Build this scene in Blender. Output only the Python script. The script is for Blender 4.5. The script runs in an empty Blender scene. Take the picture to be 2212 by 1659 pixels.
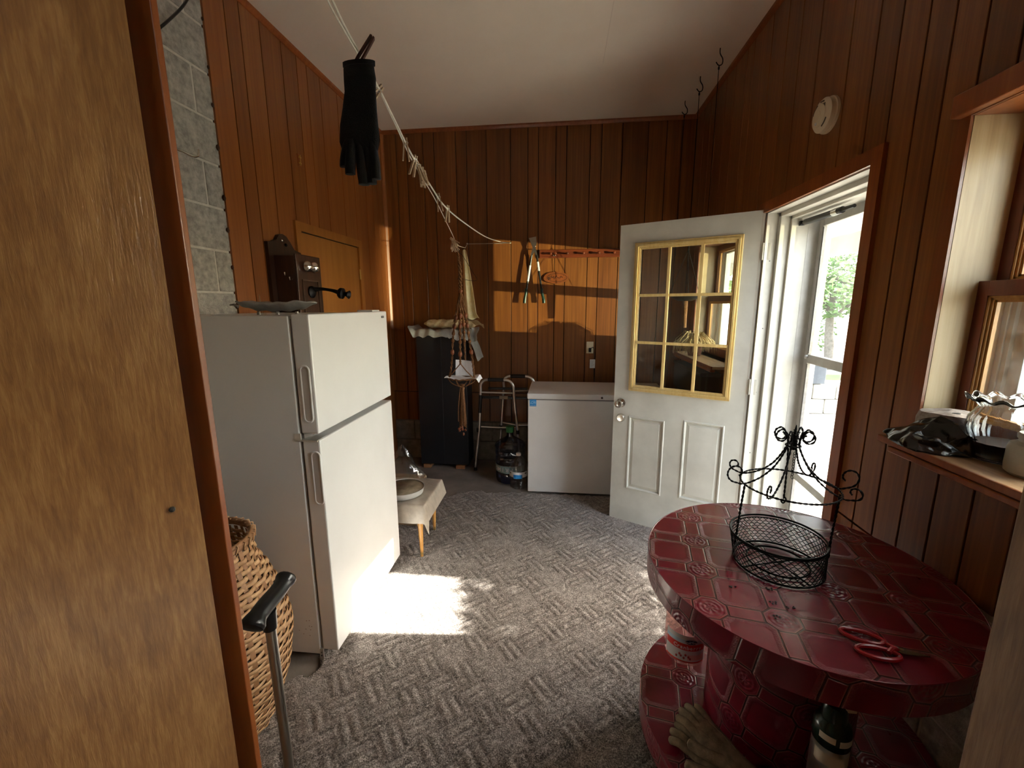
import bpy, bmesh, math, random
from mathutils import Vector, Matrix
random.seed(7)
PI = math.pi
C = bpy.context.scene.collection
S = bpy.context.scene

# ------------------------------------------------------------ camera, world, sun, exposure
cam_d = bpy.data.cameras.new('camera'); cam = bpy.data.objects.new('camera', cam_d); C.objects.link(cam)
cam_d.sensor_width = 36.0; cam_d.lens = 920.0 / 2212.0 * 36.0; cam_d.clip_start = 0.02; cam_d.clip_end = 300
R = Matrix(((0.993637, -0.016149, 0.111465), (0.112536, 0.182609, -0.976724), (-0.004582, 0.983053, 0.183264)))
cam.matrix_world = Matrix.Translation((0, 0, 1.55)) @ R.to_4x4()
S.camera = cam
S.view_settings.view_transform = 'Standard'; S.view_settings.look = 'None'
S.view_settings.gamma = 1.0; S.view_settings.use_curve_mapping = False
S.view_settings.exposure = 0.68
try:
    S.cycles.use_denoising = True; S.cycles.max_bounces = 10; S.cycles.diffuse_bounces = 6; S.cycles.transparent_max_bounces = 24
    S.cycles.sample_clamp_indirect = 6.0; S.cycles.caustics_reflective = False; S.cycles.caustics_refractive = False
except Exception: pass

W = bpy.data.worlds.new('sky'); S.world = W; W.use_nodes = True
nt = W.node_tree; nt.nodes.clear()
sk = nt.nodes.new('ShaderNodeTexSky'); sk.sky_type = 'NISHITA'; sk.sun_disc = False
sk.sun_elevation = math.radians(38); sk.sun_rotation = math.radians(83); sk.dust_density = 3.0; sk.ozone_density = 0.4
mx = nt.nodes.new('ShaderNodeMix'); mx.data_type = 'RGBA'; mx.inputs[0].default_value = 0.72
mx.inputs[7].default_value = (1.0, 0.98, 0.93, 1)
nt.links.new(sk.outputs[0], mx.inputs[6])
bg = nt.nodes.new('ShaderNodeBackground'); bg.inputs[1].default_value = 3.6
nt.links.new(mx.outputs[2], bg.inputs[0])
wo = nt.nodes.new('ShaderNodeOutputWorld'); nt.links.new(bg.outputs[0], wo.inputs[0])

def light(name, kind, loc, direction, energy, color, **kw):
    d = bpy.data.lights.new(name, kind); d.energy = energy; d.color = color
    for k, v in kw.items(): setattr(d, k, v)
    o = bpy.data.objects.new(name, d); C.objects.link(o); o.location = loc
    o.rotation_euler = Vector(direction).to_track_quat('-Z', 'Y').to_euler()
    return o
# sun comes in through the storm door glass, about 38 degrees high
light('sun', 'SUN', (8, 3, 8), (-1, -0.085, -0.75), 34.0, (1.0, 0.95, 0.86), angle=math.radians(0.6))
# added spot lamp for assumed sun glint, it shines level through the far window
light('assumed_glint_spot', 'SPOT', (11.3, -3.0, 0.85), (-10.19, 6.2, 0.75), 12500.0, (1.0, 0.89, 0.54), spot_size=math.radians(8.2), spot_blend=0.9, shadow_soft_size=0.04)
# added fill light behind the camera, no fixture stands in the hallway
light('hallway_fill', 'AREA', (0.05, -1.1, 2.5), (0.0, 0.35, -1), 2.0, (1.0, 0.93, 0.84), size=0.5)

# ------------------------------------------------------------ mesh helpers
MW = {}
class MB:
    """collects shapes and links them as one mesh object"""
    def __init__(s): s.v = []; s.f = []; s.uv = []; s.smooth = []
    def add(s, vs, fs, smooth=False, uvs=None):
        n = len(s.v); s.v += [tuple(v) for v in vs]
        for i, f in enumerate(fs):
            s.f.append(tuple(n + a for a in f)); s.smooth.append(smooth)
            s.uv.append(uvs[i] if uvs else None)
        return s
    def box(s, a, b, bev=0.0):
        x0, y0, z0 = [min(p, q) for p, q in zip(a, b)]; x1, y1, z1 = [max(p, q) for p, q in zip(a, b)]
        if bev <= 0:
            vs = [(x0,y0,z0),(x1,y0,z0),(x1,y1,z0),(x0,y1,z0),(x0,y0,z1),(x1,y0,z1),(x1,y1,z1),(x0,y1,z1)]
            return s.add(vs, [(0,3,2,1),(4,5,6,7),(0,1,5,4),(1,2,6,5),(2,3,7,6),(3,0,4,7)])
        bm = bmesh.new(); bmesh.ops.create_cube(bm, size=1)
        for v in bm.verts: v.co = Vector(((x0+x1)/2 + v.co.x*(x1-x0), (y0+y1)/2 + v.co.y*(y1-y0), (z0+z1)/2 + v.co.z*(z1-z0)))
        bmesh.ops.bevel(bm, geom=bm.edges[:], offset=bev, segments=2, profile=0.5, affect='EDGES')
        return s.bm(bm)
    def bm(s, bm, smooth=False):
        bm.verts.index_update()
        s.add([v.co[:] for v in bm.verts], [[v.index for v in f.verts] for f in bm.faces], smooth); bm.free(); return s
    def tube(s, pts, r, seg=8, close=False, caps=True, smooth=True, flat=1.0):
        pts = [Vector(p) for p in pts]; n = len(pts)
        rs = r if isinstance(r, (list, tuple)) else [r]*n
        vs = []; up = None
        for i, p in enumerate(pts):
            if close: t = pts[(i+1) % n] - pts[i-1]
            else: t = pts[min(i+1, n-1)] - pts[max(i-1, 0)]
            t = t.normalized() if t.length > 1e-9 else Vector((0,0,1))
            if up is None:
                a = Vector((0,0,1)) if abs(t.z) < 0.9 else Vector((1,0,0)); up = (a - t*a.dot(t)).normalized()
            else:
                up = up - t*up.dot(t)
                up = up.normalized() if up.length > 1e-6 else t.orthogonal().normalized()
            sd = t.cross(up)
            for k in range(seg):
                q = 2*PI*k/seg; vs.append(p + up*math.cos(q)*rs[i]*flat + sd*math.sin(q)*rs[i])
        fs = []
        for i in range(n if close else n-1):
            for k in range(seg):
                a = i*seg+k; b = i*seg+(k+1) % seg; j = (i+1) % n
                fs.append((a, b, j*seg+(k+1) % seg, j*seg+k))
        if not close and caps: fs.append(tuple(range(seg))[::-1]); fs.append(tuple((n-1)*seg+k for k in range(seg)))
        return s.add(vs, fs, smooth)
    def lathe(s, prof, c=(0,0,0), seg=32, smooth=True, wave=None, M=None):
        """prof: (radius, z) pairs about the z axis through c; carries UVs in metres (arc, running length)"""
        vs = []; fs = []; uvs = []; n = len(prof); L = [0.0]; rm = max(p[0] for p in prof)
        for i in range(1, n): L.append(L[-1] + math.hypot(prof[i][0]-prof[i-1][0], prof[i][1]-prof[i-1][1]))
        for i, (r, z) in enumerate(prof):
            for k in range(seg):
                q = 2*PI*k/seg; rr, zz = (r, z) if not wave else wave(i, q, r, z)
                p = Vector((rr*math.cos(q), rr*math.sin(q), zz))
                if M: p = M @ p
                vs.append((c[0]+p.x, c[1]+p.y, c[2]+p.z))
        for i in range(n-1):
            for k in range(seg):
                k2 = (k+1) % seg
                fs.append((i*seg+k, i*seg+k2, (i+1)*seg+k2, (i+1)*seg+k))
                u0 = 2*PI*rm*k/seg; u1 = 2*PI*rm*(k+1)/seg
                uvs.append([(u0, L[i]), (u1, L[i]), (u1, L[i+1]), (u0, L[i+1])])
        for i, rev in ((0, True), (n-1, False)):
            if prof[i][0] > 1e-5:
                f = [i*seg+k for k in range(seg)]
                fs.append(tuple(f[::-1] if rev else f)); uvs.append([(vs[a][0], vs[a][1]) for a in (f[::-1] if rev else f)])
        return s.add(vs, fs, smooth, uvs)
    def ball(s, c, r, seg=16, rings=10, sc=(1,1,1)):
        prof = [(max(1e-6, r*math.sin(PI*i/rings)), -r*math.cos(PI*i/rings)) for i in range(rings+1)]
        return s.lathe(prof, c, seg, M=Matrix.Diagonal((*sc, 1)).to_3x3())
    def prism(s, poly, h, axis='z', base=0.0):
        """poly: 2D outline; extruded from base to base+h along the axis"""
        def mk(u, v, w): return {'z': (u, v, w), 'y': (u, w, v), 'x': (w, u, v)}[axis]
        n = len(poly); vs = [mk(u, v, base) for u, v in poly] + [mk(u, v, base+h) for u, v in poly]
        fs = [tuple(range(n))[::-1], tuple(range(n, 2*n))] + [(i, (i+1) % n, n+(i+1) % n, n+i) for i in range(n)]
        return s.add(vs, fs)
    def grid(s, fn, nu, nv, smooth=True, keep=None):
        vs = [fn(i/nu, j/nv) for j in range(nv+1) for i in range(nu+1)]
        fs = []
        for j in range(nv):
            for i in range(nu):
                if keep and not keep((i+.5)/nu, (j+.5)/nv): continue
                a = j*(nu+1)+i; fs.append((a, a+1, a+nu+2, a+nu+1))
        return s.add(vs, fs, smooth)
    def xf(s, M, start=0):
        for i in range(start, len(s.v)): s.v[i] = tuple(M @ Vector(s.v[i]))
        return s
    def build(s, name, mat, parent=None, local=False, label=None, fix=True):
        me = bpy.data.meshes.new(name)
        vs = s.v
        if parent is not None and not local:
            inv = MW[parent.name].inverted(); vs = [tuple(inv @ Vector(v)) for v in vs]
        me.from_pydata(vs, [], s.f)
        if any(u for u in s.uv):
            ul = me.uv_layers.new(name='UVMap'); li = 0
            for f, u in zip(s.f, s.uv):
                for k in range(len(f)):
                    ul.data[li].uv = u[k] if u else (0, 0); li += 1
        me.polygons.foreach_set('use_smooth', s.smooth)
        if fix:
            bm = bmesh.new(); bm.from_mesh(me); bmesh.ops.remove_doubles(bm, verts=bm.verts, dist=1e-6)
            bmesh.ops.recalc_face_normals(bm, faces=bm.faces); bm.to_mesh(me); bm.free()
        if any(s.smooth) and fix: me.set_sharp_from_angle(angle=math.radians(38))
        me.materials.append(mat)
        o = bpy.data.objects.new(name, me); C.objects.link(o)
        if parent is not None:
            o.parent = parent; MW[o.name] = MW[parent.name]
        else: MW[o.name] = Matrix.Identity(4)
        if label: o['label'] = label
        return o
def tag(o, label=None, cat=None, group=None, kind=None):
    if label: o['label'] = label
    if cat: o['category'] = cat
    if group: o['group'] = group
    if kind: o['kind'] = kind
    return o
def thing(name, label, cat, loc=(0,0,0), rz=0.0, group=None, rot=None):
    o = bpy.data.objects.new(name, None); C.objects.link(o); o.empty_display_size = 0.05
    o.location = loc; o.rotation_euler = rot if rot else (0, 0, rz)
    MW[o.name] = Matrix.Translation(loc) @ o.rotation_euler.to_matrix().to_4x4()
    return tag(o, label, cat, group)
def struct(name, label, loc=(0,0,0), rz=0.0):
    o = thing(name, label, None, loc, rz); o['kind'] = 'structure'; return o
def copy_tree(o, label=None, loc=None, rz=None, parent=None):
    c = o.copy(); C.objects.link(c); MW[c.name] = MW[o.name]
    if parent: c.parent = parent
    if label: c['label'] = label
    if loc is not None: c.location = loc
    if rz is not None: c.rotation_euler = rz if isinstance(rz, (tuple, list)) else (0, 0, rz)
    for ch in list(o.children): copy_tree(ch, parent=c)
    return c
def arc(c, r, a0, a1, n, ax='xz'):
    out = []
    for i in range(n+1):
        a = a0+(a1-a0)*i/n; u, v = r*math.cos(a), r*math.sin(a)
        out.append({'xz': (c[0]+u, c[1], c[2]+v), 'yz': (c[0], c[1]+u, c[2]+v), 'xy': (c[0]+u, c[1]+v, c[2])}[ax])
    return out
def smooth_path(P, n=6):
    P = [Vector(p) for p in P]; out = []
    for i in range(len(P)-1):
        p0 = P[max(i-1,0)]; p1 = P[i]; p2 = P[i+1]; p3 = P[min(i+2, len(P)-1)]
        for k in range(n):
            t = k/n
            out.append(0.5*((2*p1)+(p2-p0)*t+(2*p0-5*p1+4*p2-p3)*t*t+(3*p1-p0-3*p2+p3)*t**3))
    out.append(P[-1]); return out
def text_mb(txt, size, M, depth=0.0004, bold=0.0):
    cu = bpy.data.curves.new('lettering', 'FONT'); cu.body = txt; cu.size = size; cu.extrude = depth
    cu.align_x = 'CENTER'; cu.align_y = 'CENTER'; cu.offset = bold; cu.resolution_u = 3
    o = bpy.data.objects.new('lettering', cu); C.objects.link(o)
    me = o.to_mesh(); mb = MB()
    mb.add([M @ v.co for v in me.vertices], [tuple(p.vertices) for p in me.polygons])
    o.to_mesh_clear(); bpy.data.objects.remove(o); bpy.data.curves.remove(cu)
    return mb

# ------------------------------------------------------------ materials
def N(m, t, **kw):
    n = m.node_tree.nodes.new(t)
    for k, v in kw.items():
        if k.startswith('i_'):
            key = k[2:]; n.inputs[int(key) if key.isdigit() else key.replace('_', ' ')].default_value = v
        else: setattr(n, k, v)
    return n
def base_mat(name, col, rough=0.5, metal=0.0, **kw):
    m = bpy.data.materials.new(name); m.use_nodes = True
    b = m.node_tree.nodes['Principled BSDF']
    b.inputs['Base Color'].default_value = (*col, 1); b.inputs['Roughness'].default_value = rough; b.inputs['Metallic'].default_value = metal
    for k, v in kw.items(): b.inputs[k.replace('_', ' ')].default_value = v
    return m, b
def L(m, a, b): m.node_tree.links.new(a, b)
def ramp(m, src, stops):
    r = N(m, 'ShaderNodeValToRGB'); L(m, src, r.inputs[0]); e = r.color_ramp.elements
    e[0].position = stops[0][0]; e[0].color = (*stops[0][1], 1); e[1].position = stops[-1][0]; e[1].color = (*stops[-1][1], 1)
    for p, c in stops[1:-1]: x = e.new(p); x.color = (*c, 1)
    return r.outputs[0]
def bump(m, b, src, strength=0.3, dist=0.002):
    n = N(m, 'ShaderNodeBump'); n.inputs['Strength'].default_value = strength; n.inputs['Distance'].default_value = dist
    L(m, src, n.inputs['Height']); L(m, n.outputs[0], b.inputs['Normal'])
def coords(m, scale=(1,1,1), rand=True, kind='Object', rot=(0,0,0)):
    t = N(m, 'ShaderNodeTexCoord'); mp = N(m, 'ShaderNodeMapping'); mp.inputs['Scale'].default_value = scale; mp.inputs['Rotation'].default_value = rot
    L(m, t.outputs[kind], mp.inputs[0])
    if rand:
        oi = N(m, 'ShaderNodeObjectInfo'); mu = N(m, 'ShaderNodeMath', operation='MULTIPLY', i_1=37.0)
        L(m, oi.outputs['Random'], mu.inputs[0]); cb = N(m, 'ShaderNodeCombineXYZ')
        for k in range(3): L(m, mu.outputs[0], cb.inputs[k])
        L(m, cb.outputs[0], mp.inputs['Location'])
    return mp.outputs[0]
def noise(m, vec, scale, detail=4, rough=0.6, dist=0.0):
    n = N(m, 'ShaderNodeTexNoise'); n.inputs['Scale'].default_value = scale; n.inputs['Detail'].default_value = detail
    n.inputs['Roughness'].default_value = rough; n.inputs['Distortion'].default_value = dist
    L(m, vec, n.inputs['Vector']); return n.outputs['Fac']
def wood(name, dark, mid, light_, rough=0.35, grain=(60,60,2.2), coat=0.25, pores=0.3, rand=True):
    m, b = base_mat(name, mid, rough)
    v = coords(m, grain, rand); f = noise(m, v, 1.0, 5, 0.62, 0.4)
    v2 = coords(m, (grain[0]*0.12, grain[1]*0.12, grain[2]*0.35), rand); g = noise(m, v2, 1.0, 3, 0.5, 0.8)
    mxn = N(m, 'ShaderNodeMath', operation='MULTIPLY_ADD', i_1=0.6); L(m, f, mxn.inputs[0])
    m2 = N(m, 'ShaderNodeMath', operation='MULTIPLY', i_1=0.4); L(m, g, m2.inputs[0]); L(m, m2.outputs[0], mxn.inputs[2])
    c = ramp(m, mxn.outputs[0], [(0.30, dark), (0.5, mid), (0.68, light_)])
    oi = N(m, 'ShaderNodeObjectInfo'); mr = N(m, 'ShaderNodeMapRange'); mr.inputs[3].default_value = 0.82; mr.inputs[4].default_value = 1.15
    L(m, oi.outputs['Random'], mr.inputs[0])
    hv = N(m, 'ShaderNodeHueSaturation'); L(m, mr.outputs[0], hv.inputs['Value']); L(m, c, hv.inputs['Color'])
    L(m, hv.outputs[0], b.inputs['Base Color'])
    b.inputs['Coat Weight'].default_value = coat; b.inputs['Coat Roughness'].default_value = 0.25
    bump(m, b, f, pores, 0.0012); return m
def mottled(name, c1, c2, scale=8, rough=0.6, bs=0.1, bd=0.002, metal=0.0, detail=5, bscale=None, rand=False, coat=0.0):
    m, b = base_mat(name, c1, rough, metal)
    v = coords(m, (1,1,1), rand); f = noise(m, v, scale, detail)
    L(m, ramp(m, f, [(0.32, c1), (0.68, c2)]), b.inputs['Base Color'])
    if coat: b.inputs['Coat Weight'].default_value = coat
    if bs: bump(m, b, noise(m, v, bscale or scale*6, 4), bs, bd)
    return m
def glassy(name, tint=(1,1,1), refl=0.08, dirt=0.0, rough=0.02, dirtcol=(0.75,0.78,0.75)):
    m = bpy.data.materials.new(name); m.use_nodes = True; t = m.node_tree; t.nodes.clear()
    o = N(m, 'ShaderNodeOutputMaterial'); tr = N(m, 'ShaderNodeBsdfTransparent'); tr.inputs[0].default_value = (*tint, 1)
    gl = N(m, 'ShaderNodeBsdfGlossy'); gl.inputs['Roughness'].default_value = rough
    fr = N(m, 'ShaderNodeLayerWeight'); fr.inputs[0].default_value = 0.5
    pw = N(m, 'ShaderNodeMath', operation='POWER', i_1=4.5); L(m, fr.outputs['Facing'], pw.inputs[0])
    ad = N(m, 'ShaderNodeMath', operation='MULTIPLY_ADD', i_1=0.8, i_2=refl*0.5); L(m, pw.outputs[0], ad.inputs[0])
    mi = N(m, 'ShaderNodeMixShader'); L(m, ad.outputs[0], mi.inputs[0]); L(m, tr.outputs[0], mi.inputs[1]); L(m, gl.outputs[0], mi.inputs[2])
    out = mi.outputs[0]
    if dirt:
        df = N(m, 'ShaderNodeBsdfTranslucent'); df.inputs[0].default_value = (*dirtcol, 1)
        f = noise(m, coords(m, (1,1,1), False), 14, 6); r = N(m, 'ShaderNodeMapRange', i_1=0.35, i_2=0.8, i_3=0.0, i_4=dirt); L(m, f, r.inputs[0])
        m2 = N(m, 'ShaderNodeMixShader'); L(m, r.outputs[0], m2.inputs[0]); L(m, out, m2.inputs[1]); L(m, df.outputs[0], m2.inputs[2]); out = m2.outputs[0]
    L(m, out, o.inputs[0]); return m

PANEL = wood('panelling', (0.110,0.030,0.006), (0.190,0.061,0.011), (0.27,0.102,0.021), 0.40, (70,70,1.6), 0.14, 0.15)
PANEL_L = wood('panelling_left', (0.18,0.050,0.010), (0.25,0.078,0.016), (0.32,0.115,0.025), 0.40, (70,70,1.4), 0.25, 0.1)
CUPB = wood('cupboard_ply', (0.31,0.11,0.020), (0.39,0.145,0.026), (0.47,0.20,0.042), 0.38, (16,16,1.2), 0.3, 0.1)
TRIM = wood('stained_trim', (0.17,0.042,0.008), (0.25,0.066,0.013), (0.33,0.10,0.020), 0.35, (40,40,3), 0.4, 0.15)
DOORPLY = wood('door_veneer', (0.150,0.060,0.017), (0.235,0.106,0.031), (0.34,0.175,0.058), 0.33, (330,330,34), 0.5, 0.5)
REVEAL = wood('reveal_ply', (0.40,0.28,0.14), (0.52,0.38,0.20), (0.60,0.46,0.27), 0.5, (60,60,3), 0.1, 0.2)
SILLTOP = wood('sill_board', (0.22,0.13,0.06), (0.42,0.27,0.14), (0.55,0.38,0.22), 0.6, (30,5,30), 0.05, 0.3)
SASH = wood('sash_wood', (0.085,0.016,0.008), (0.13,0.026,0.012), (0.18,0.042,0.016), 0.4, (40,40,3), 0.3, 0.2)
GOLDWOOD = wood('sash_mould', (0.30,0.13,0.030), (0.50,0.25,0.060), (0.66,0.38,0.12), 0.45, (60,60,3), 0.2, 0.3)
YELLOW = wood('lite_frame', (0.60,0.40,0.13), (0.72,0.52,0.20), (0.80,0.63,0.30), 0.45, (60,60,4), 0.2, 0.1, rand=False)
GROOVE = base_mat('groove_backing', (0.02,0.006,0.003), 0.9)[0]
DARKWOOD = wood('walnut', (0.012,0.0035,0.0015), (0.026,0.008,0.0035), (0.05,0.017,0.008), 0.38, (50,50,4), 0.15, 0.2)
BLOCK = mottled('concrete_block', (0.27,0.255,0.23), (0.54,0.51,0.465), 34, 0.9, 0.9, 0.006, bscale=150, rand=True)
MORTAR = mottled('mortar', (0.56,0.53,0.48), (0.66,0.63,0.57), 30, 0.95, 0.5, 0.002)
CONC = mottled('concrete_floor', (0.14,0.12,0.10), (0.24,0.21,0.18), 4, 0.75, 0.3, 0.003, bscale=60)
CEIL = mottled('ceiling_board', (0.80,0.71,0.61), (0.85,0.76,0.66), 2.2, 0.9, 0.25, 0.0015, bscale=260)
ENAMEL = mottled('white_enamel', (0.72,0.72,0.71), (0.76,0.76,0.75), 3, 0.32, 0.12, 0.0006, bscale=420)
ENAMEL_SHADE = mottled('fridge_side_shade', (0.42,0.37,0.33), (0.46,0.41,0.37), 3, 0.45, 0.15, 0.0006, bscale=420)  # darker enamel copy, side shade painted into the colour, unused
FREEZ = mottled('freezer_enamel', (0.60,0.57,0.54), (0.66,0.63,0.60), 3, 0.3, 0.1, 0.0005, bscale=300)
GASKET = base_mat('gasket', (0.20,0.18,0.17), 0.6)[0]
BLACKP = base_mat('black_plastic', (0.008,0.008,0.009), 0.28)[0]
BLACKM = mottled('black_metal', (0.006,0.007,0.009), (0.012,0.013,0.016), 3, 0.42, 0.05, 0.001)
CHROME = base_mat('chrome', (0.75,0.74,0.72), 0.16, 1.0)[0]
ALU = base_mat('aluminium', (0.72,0.71,0.69), 0.32, 1.0)[0]
NICKEL = base_mat('nickel', (0.70,0.66,0.60), 0.22, 1.0)[0]
BRASS = base_mat('brass', (0.62,0.42,0.16), 0.3, 1.0)[0]
IRON = base_mat('black_iron', (0.006,0.005,0.005), 0.45, 0.6)[0]
WHITEP = mottled('white_paint', (0.50,0.49,0.43), (0.63,0.62,0.56), 7, 0.5, 0.15, 0.001, detail=8)
DOORP = mottled('door_paint', (0.50,0.50,0.45), (0.66,0.66,0.60), 3.2, 0.42, 0.08, 0.001, detail=10)
STORM = mottled('storm_frame_paint', (0.42,0.41,0.38), (0.55,0.54,0.50), 10, 0.4, 0.1, 0.001)
VINYL = mottled('white_vinyl', (0.66,0.67,0.64), (0.72,0.73,0.70), 12, 0.4, 0.05, 0.001)
PLATEW = base_mat('ivory_plastic', (0.72,0.62,0.44), 0.4)[0]
PAPERW = mottled('white_paper', (0.78,0.78,0.80), (0.84,0.84,0.86), 30, 0.7, 0.1, 0.001)
PAPER2 = mottled('grease_paper', (0.30,0.26,0.21), (0.46,0.40,0.33), 12, 0.28, 0.3, 0.003)
GLASS = glassy('window_glass', (0.97,0.99,0.98), 0.06, 0.02)
GLASSD = glassy('door_glass', (0.92,0.94,0.92), 0.07, 0.03)
STORMG = glassy('storm_glass', (0.99,1.0,0.99), 0.05, 0.010)
CLEARPL = glassy('clear_plastic', (0.90,0.93,0.95), 0.26, 0.14, 0.10)
VASEG = base_mat('vase_glass', (0.96,0.98,0.98), 0.02, 0.0, Transmission_Weight=1.0, IOR=1.45)[0]
SHEET = mottled('plastic_sheet', (0.22,0.22,0.21), (0.40,0.40,0.38), 14, 0.3, 0.3, 0.002)
JUG = glassy('jug_plastic', (0.42,0.50,0.66), 0.26, 0.30, 0.08, (0.14,0.18,0.27))
JUICE = glassy('juice_plastic', (0.80,0.58,0.55), 0.14, 0.18, 0.08, (0.8,0.6,0.58))
CREAM = mottled('cream_cloth', (0.80,0.70,0.36), (0.92,0.86,0.60), 30, 0.8, 0.4, 0.003)
TANCLOTH = mottled('gold_cloth', (0.48,0.37,0.18), (0.78,0.66,0.42), 26, 0.7, 0.6, 0.004)
KNIT = mottled('black_knit', (0.0035,0.0035,0.004), (0.006,0.006,0.007), 300, 0.95, 0.6, 0.002, bscale=500)
ROPE = mottled('line_rope', (0.66,0.63,0.54), (0.80,0.77,0.68), 80, 0.8, 0.3, 0.001)
PEGW = mottled('peg_wood', (0.42,0.30,0.19), (0.60,0.46,0.32), 60, 0.7, 0.2, 0.001, rand=True)
PEGDK = base_mat('dark_peg', (0.05,0.016,0.012), 0.6)[0]
JUTE = mottled('jute_cord', (0.085,0.032,0.010), (0.22,0.095,0.030), 120, 0.9, 0.6, 0.003, bscale=300)
BEAD = base_mat('wooden_bead', (0.17,0.045,0.014), 0.3)[0]
WICKER = mottled('splint_wicker', (0.36,0.19,0.085), (0.60,0.37,0.19), 26, 0.55, 0.3, 0.001, rand=True)
WICKERD = mottled('splint_stake', (0.20,0.09,0.035), (0.34,0.17,0.075), 30, 0.6, 0.3, 0.001, rand=True)
REDPL = base_mat('red_plastic', (0.36,0.012,0.018), 0.25)[0]
STEEL = base_mat('steel_blade', (0.30,0.28,0.20), 0.3, 1.0)[0]
STAINL = base_mat('stainless', (0.62,0.60,0.55), 0.28, 1.0)[0]
GREEND = base_mat('dark_green_plastic', (0.004,0.020,0.012), 0.2)[0]
GREENC = base_mat('green_cap', (0.03,0.20,0.07), 0.4)[0]
CREAMT = base_mat('cream_tape', (0.62,0.56,0.44), 0.6)[0]
LEATHER = mottled('work_glove', (0.14,0.105,0.062), (0.30,0.235,0.145), 34, 0.85, 0.6, 0.003, bscale=160)
STONE = mottled('stone_slab', (0.20,0.15,0.12), (0.50,0.44,0.39), 36, 0.8, 0.7, 0.004)
CROCK = mottled('stoneware', (0.42,0.42,0.35), (0.56,0.56,0.49), 12, 0.35, 0.1, 0.001)
BAGBLK = mottled('black_bag', (0.003,0.003,0.004), (0.005,0.005,0.006), 12, 0.16, 0.2, 0.004, bscale=60, detail=2)
PEWTER = mottled('pewter', (0.26,0.25,0.24), (0.44,0.43,0.41), 18, 0.42, 0.3, 0.002, metal=0.6)
TIN = mottled('baked_tin', (0.07,0.045,0.022), (0.26,0.21,0.14), 12, 0.6, 0.2, 0.001)
LEGW = mottled('honey_wood', (0.50,0.24,0.06), (0.64,0.34,0.10), 20, 0.35, 0.1, 0.001, coat=0.4)
STRAW = mottled('dry_grass', (0.36,0.24,0.10), (0.60,0.46,0.24), 60, 0.8, 0.3, 0.001)
BLUE = base_mat('label_blue', (0.02,0.22,0.52), 0.5)[0]
NAVY = base_mat('label_navy', (0.010,0.016,0.09), 0.5)[0]
TEAL = base_mat('label_teal', (0.22,0.33,0.34), 0.5)[0]
REDL = base_mat('label_red', (0.60,0.035,0.022), 0.5)[0]
SKYL = base_mat('label_sky', (0.42,0.60,0.74), 0.5)[0]
LIGHTL = base_mat('label_white', (0.68,0.69,0.70), 0.5)[0]
PINKT = base_mat('label_pink', (0.72,0.42,0.38), 0.5)[0]
DARKT = base_mat('label_dark', (0.03,0.03,0.03), 0.5)[0]
BERRY = base_mat('label_berry', (0.30,0.02,0.02), 0.4)[0]
PLAQUE = mottled('carved_plaque', (0.15,0.040,0.010), (0.24,0.062,0.015), 20, 0.35, 0.2, 0.001, coat=0.4)
PLAQD = base_mat('burnt_lines', (0.05,0.012,0.004), 0.6)[0]
LEAFM = mottled('leaves', (0.05,0.13,0.025), (0.20,0.34,0.08), 3, 0.5, 0.0)
BARK = mottled('bark', (0.10,0.085,0.07), (0.22,0.19,0.16), 20, 0.9, 0.6, 0.01)
GRASS = mottled('grass_ground', (0.04,0.08,0.02), (0.12,0.16,0.05), 1.5, 0.9, 0.5, 0.02)
GRAVEL = mottled('pale_gravel', (0.13,0.12,0.10), (0.36,0.34,0.30), 2.2, 0.9, 0.5, 0.02, bscale=40)
PORCH = mottled('porch_paint', (0.46,0.455,0.43), (0.54,0.535,0.51), 5, 0.6, 0.1, 0.002)
BINM = mottled('dark_bin', (0.03,0.04,0.06), (0.07,0.085,0.11), 6, 0.5, 0.2, 0.003)

# carpet: short twisted pile, colour flecks
m, b = base_mat('carpet_pile', (0.2,0.17,0.15), 0.98); v = coords(m, (1,1,1), False)
f1 = noise(m, v, 190, 3, 0.75); f2 = noise(m, v, 34, 4, 0.7)
ad = N(m, 'ShaderNodeMath', operation='MULTIPLY_ADD', i_1=0.75); L(m, f1, ad.inputs[0]); q = N(m, 'ShaderNodeMath', operation='MULTIPLY', i_1=0.25); L(m, f2, q.inputs[0]); L(m, q.outputs[0], ad.inputs[2])
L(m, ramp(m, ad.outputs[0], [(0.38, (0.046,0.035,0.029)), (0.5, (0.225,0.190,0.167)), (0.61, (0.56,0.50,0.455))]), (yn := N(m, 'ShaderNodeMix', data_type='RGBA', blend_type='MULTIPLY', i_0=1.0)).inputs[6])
at = N(m, 'ShaderNodeAttribute', attribute_name='groove_shade'); L(m, ramp(m, at.outputs['Fac'], [(0.0, (0.50,0.47,0.45)), (1.0, (1,1,1))]), yn.inputs[7]); L(m, yn.outputs[2], b.inputs['Base Color'])  # groove shade painted into the pile colour, darker where the pile is low
b.inputs['Sheen Weight'].default_value = 0.2
bump(m, b, ad.outputs[0], 1.0, 0.008); CARPET = m

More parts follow.
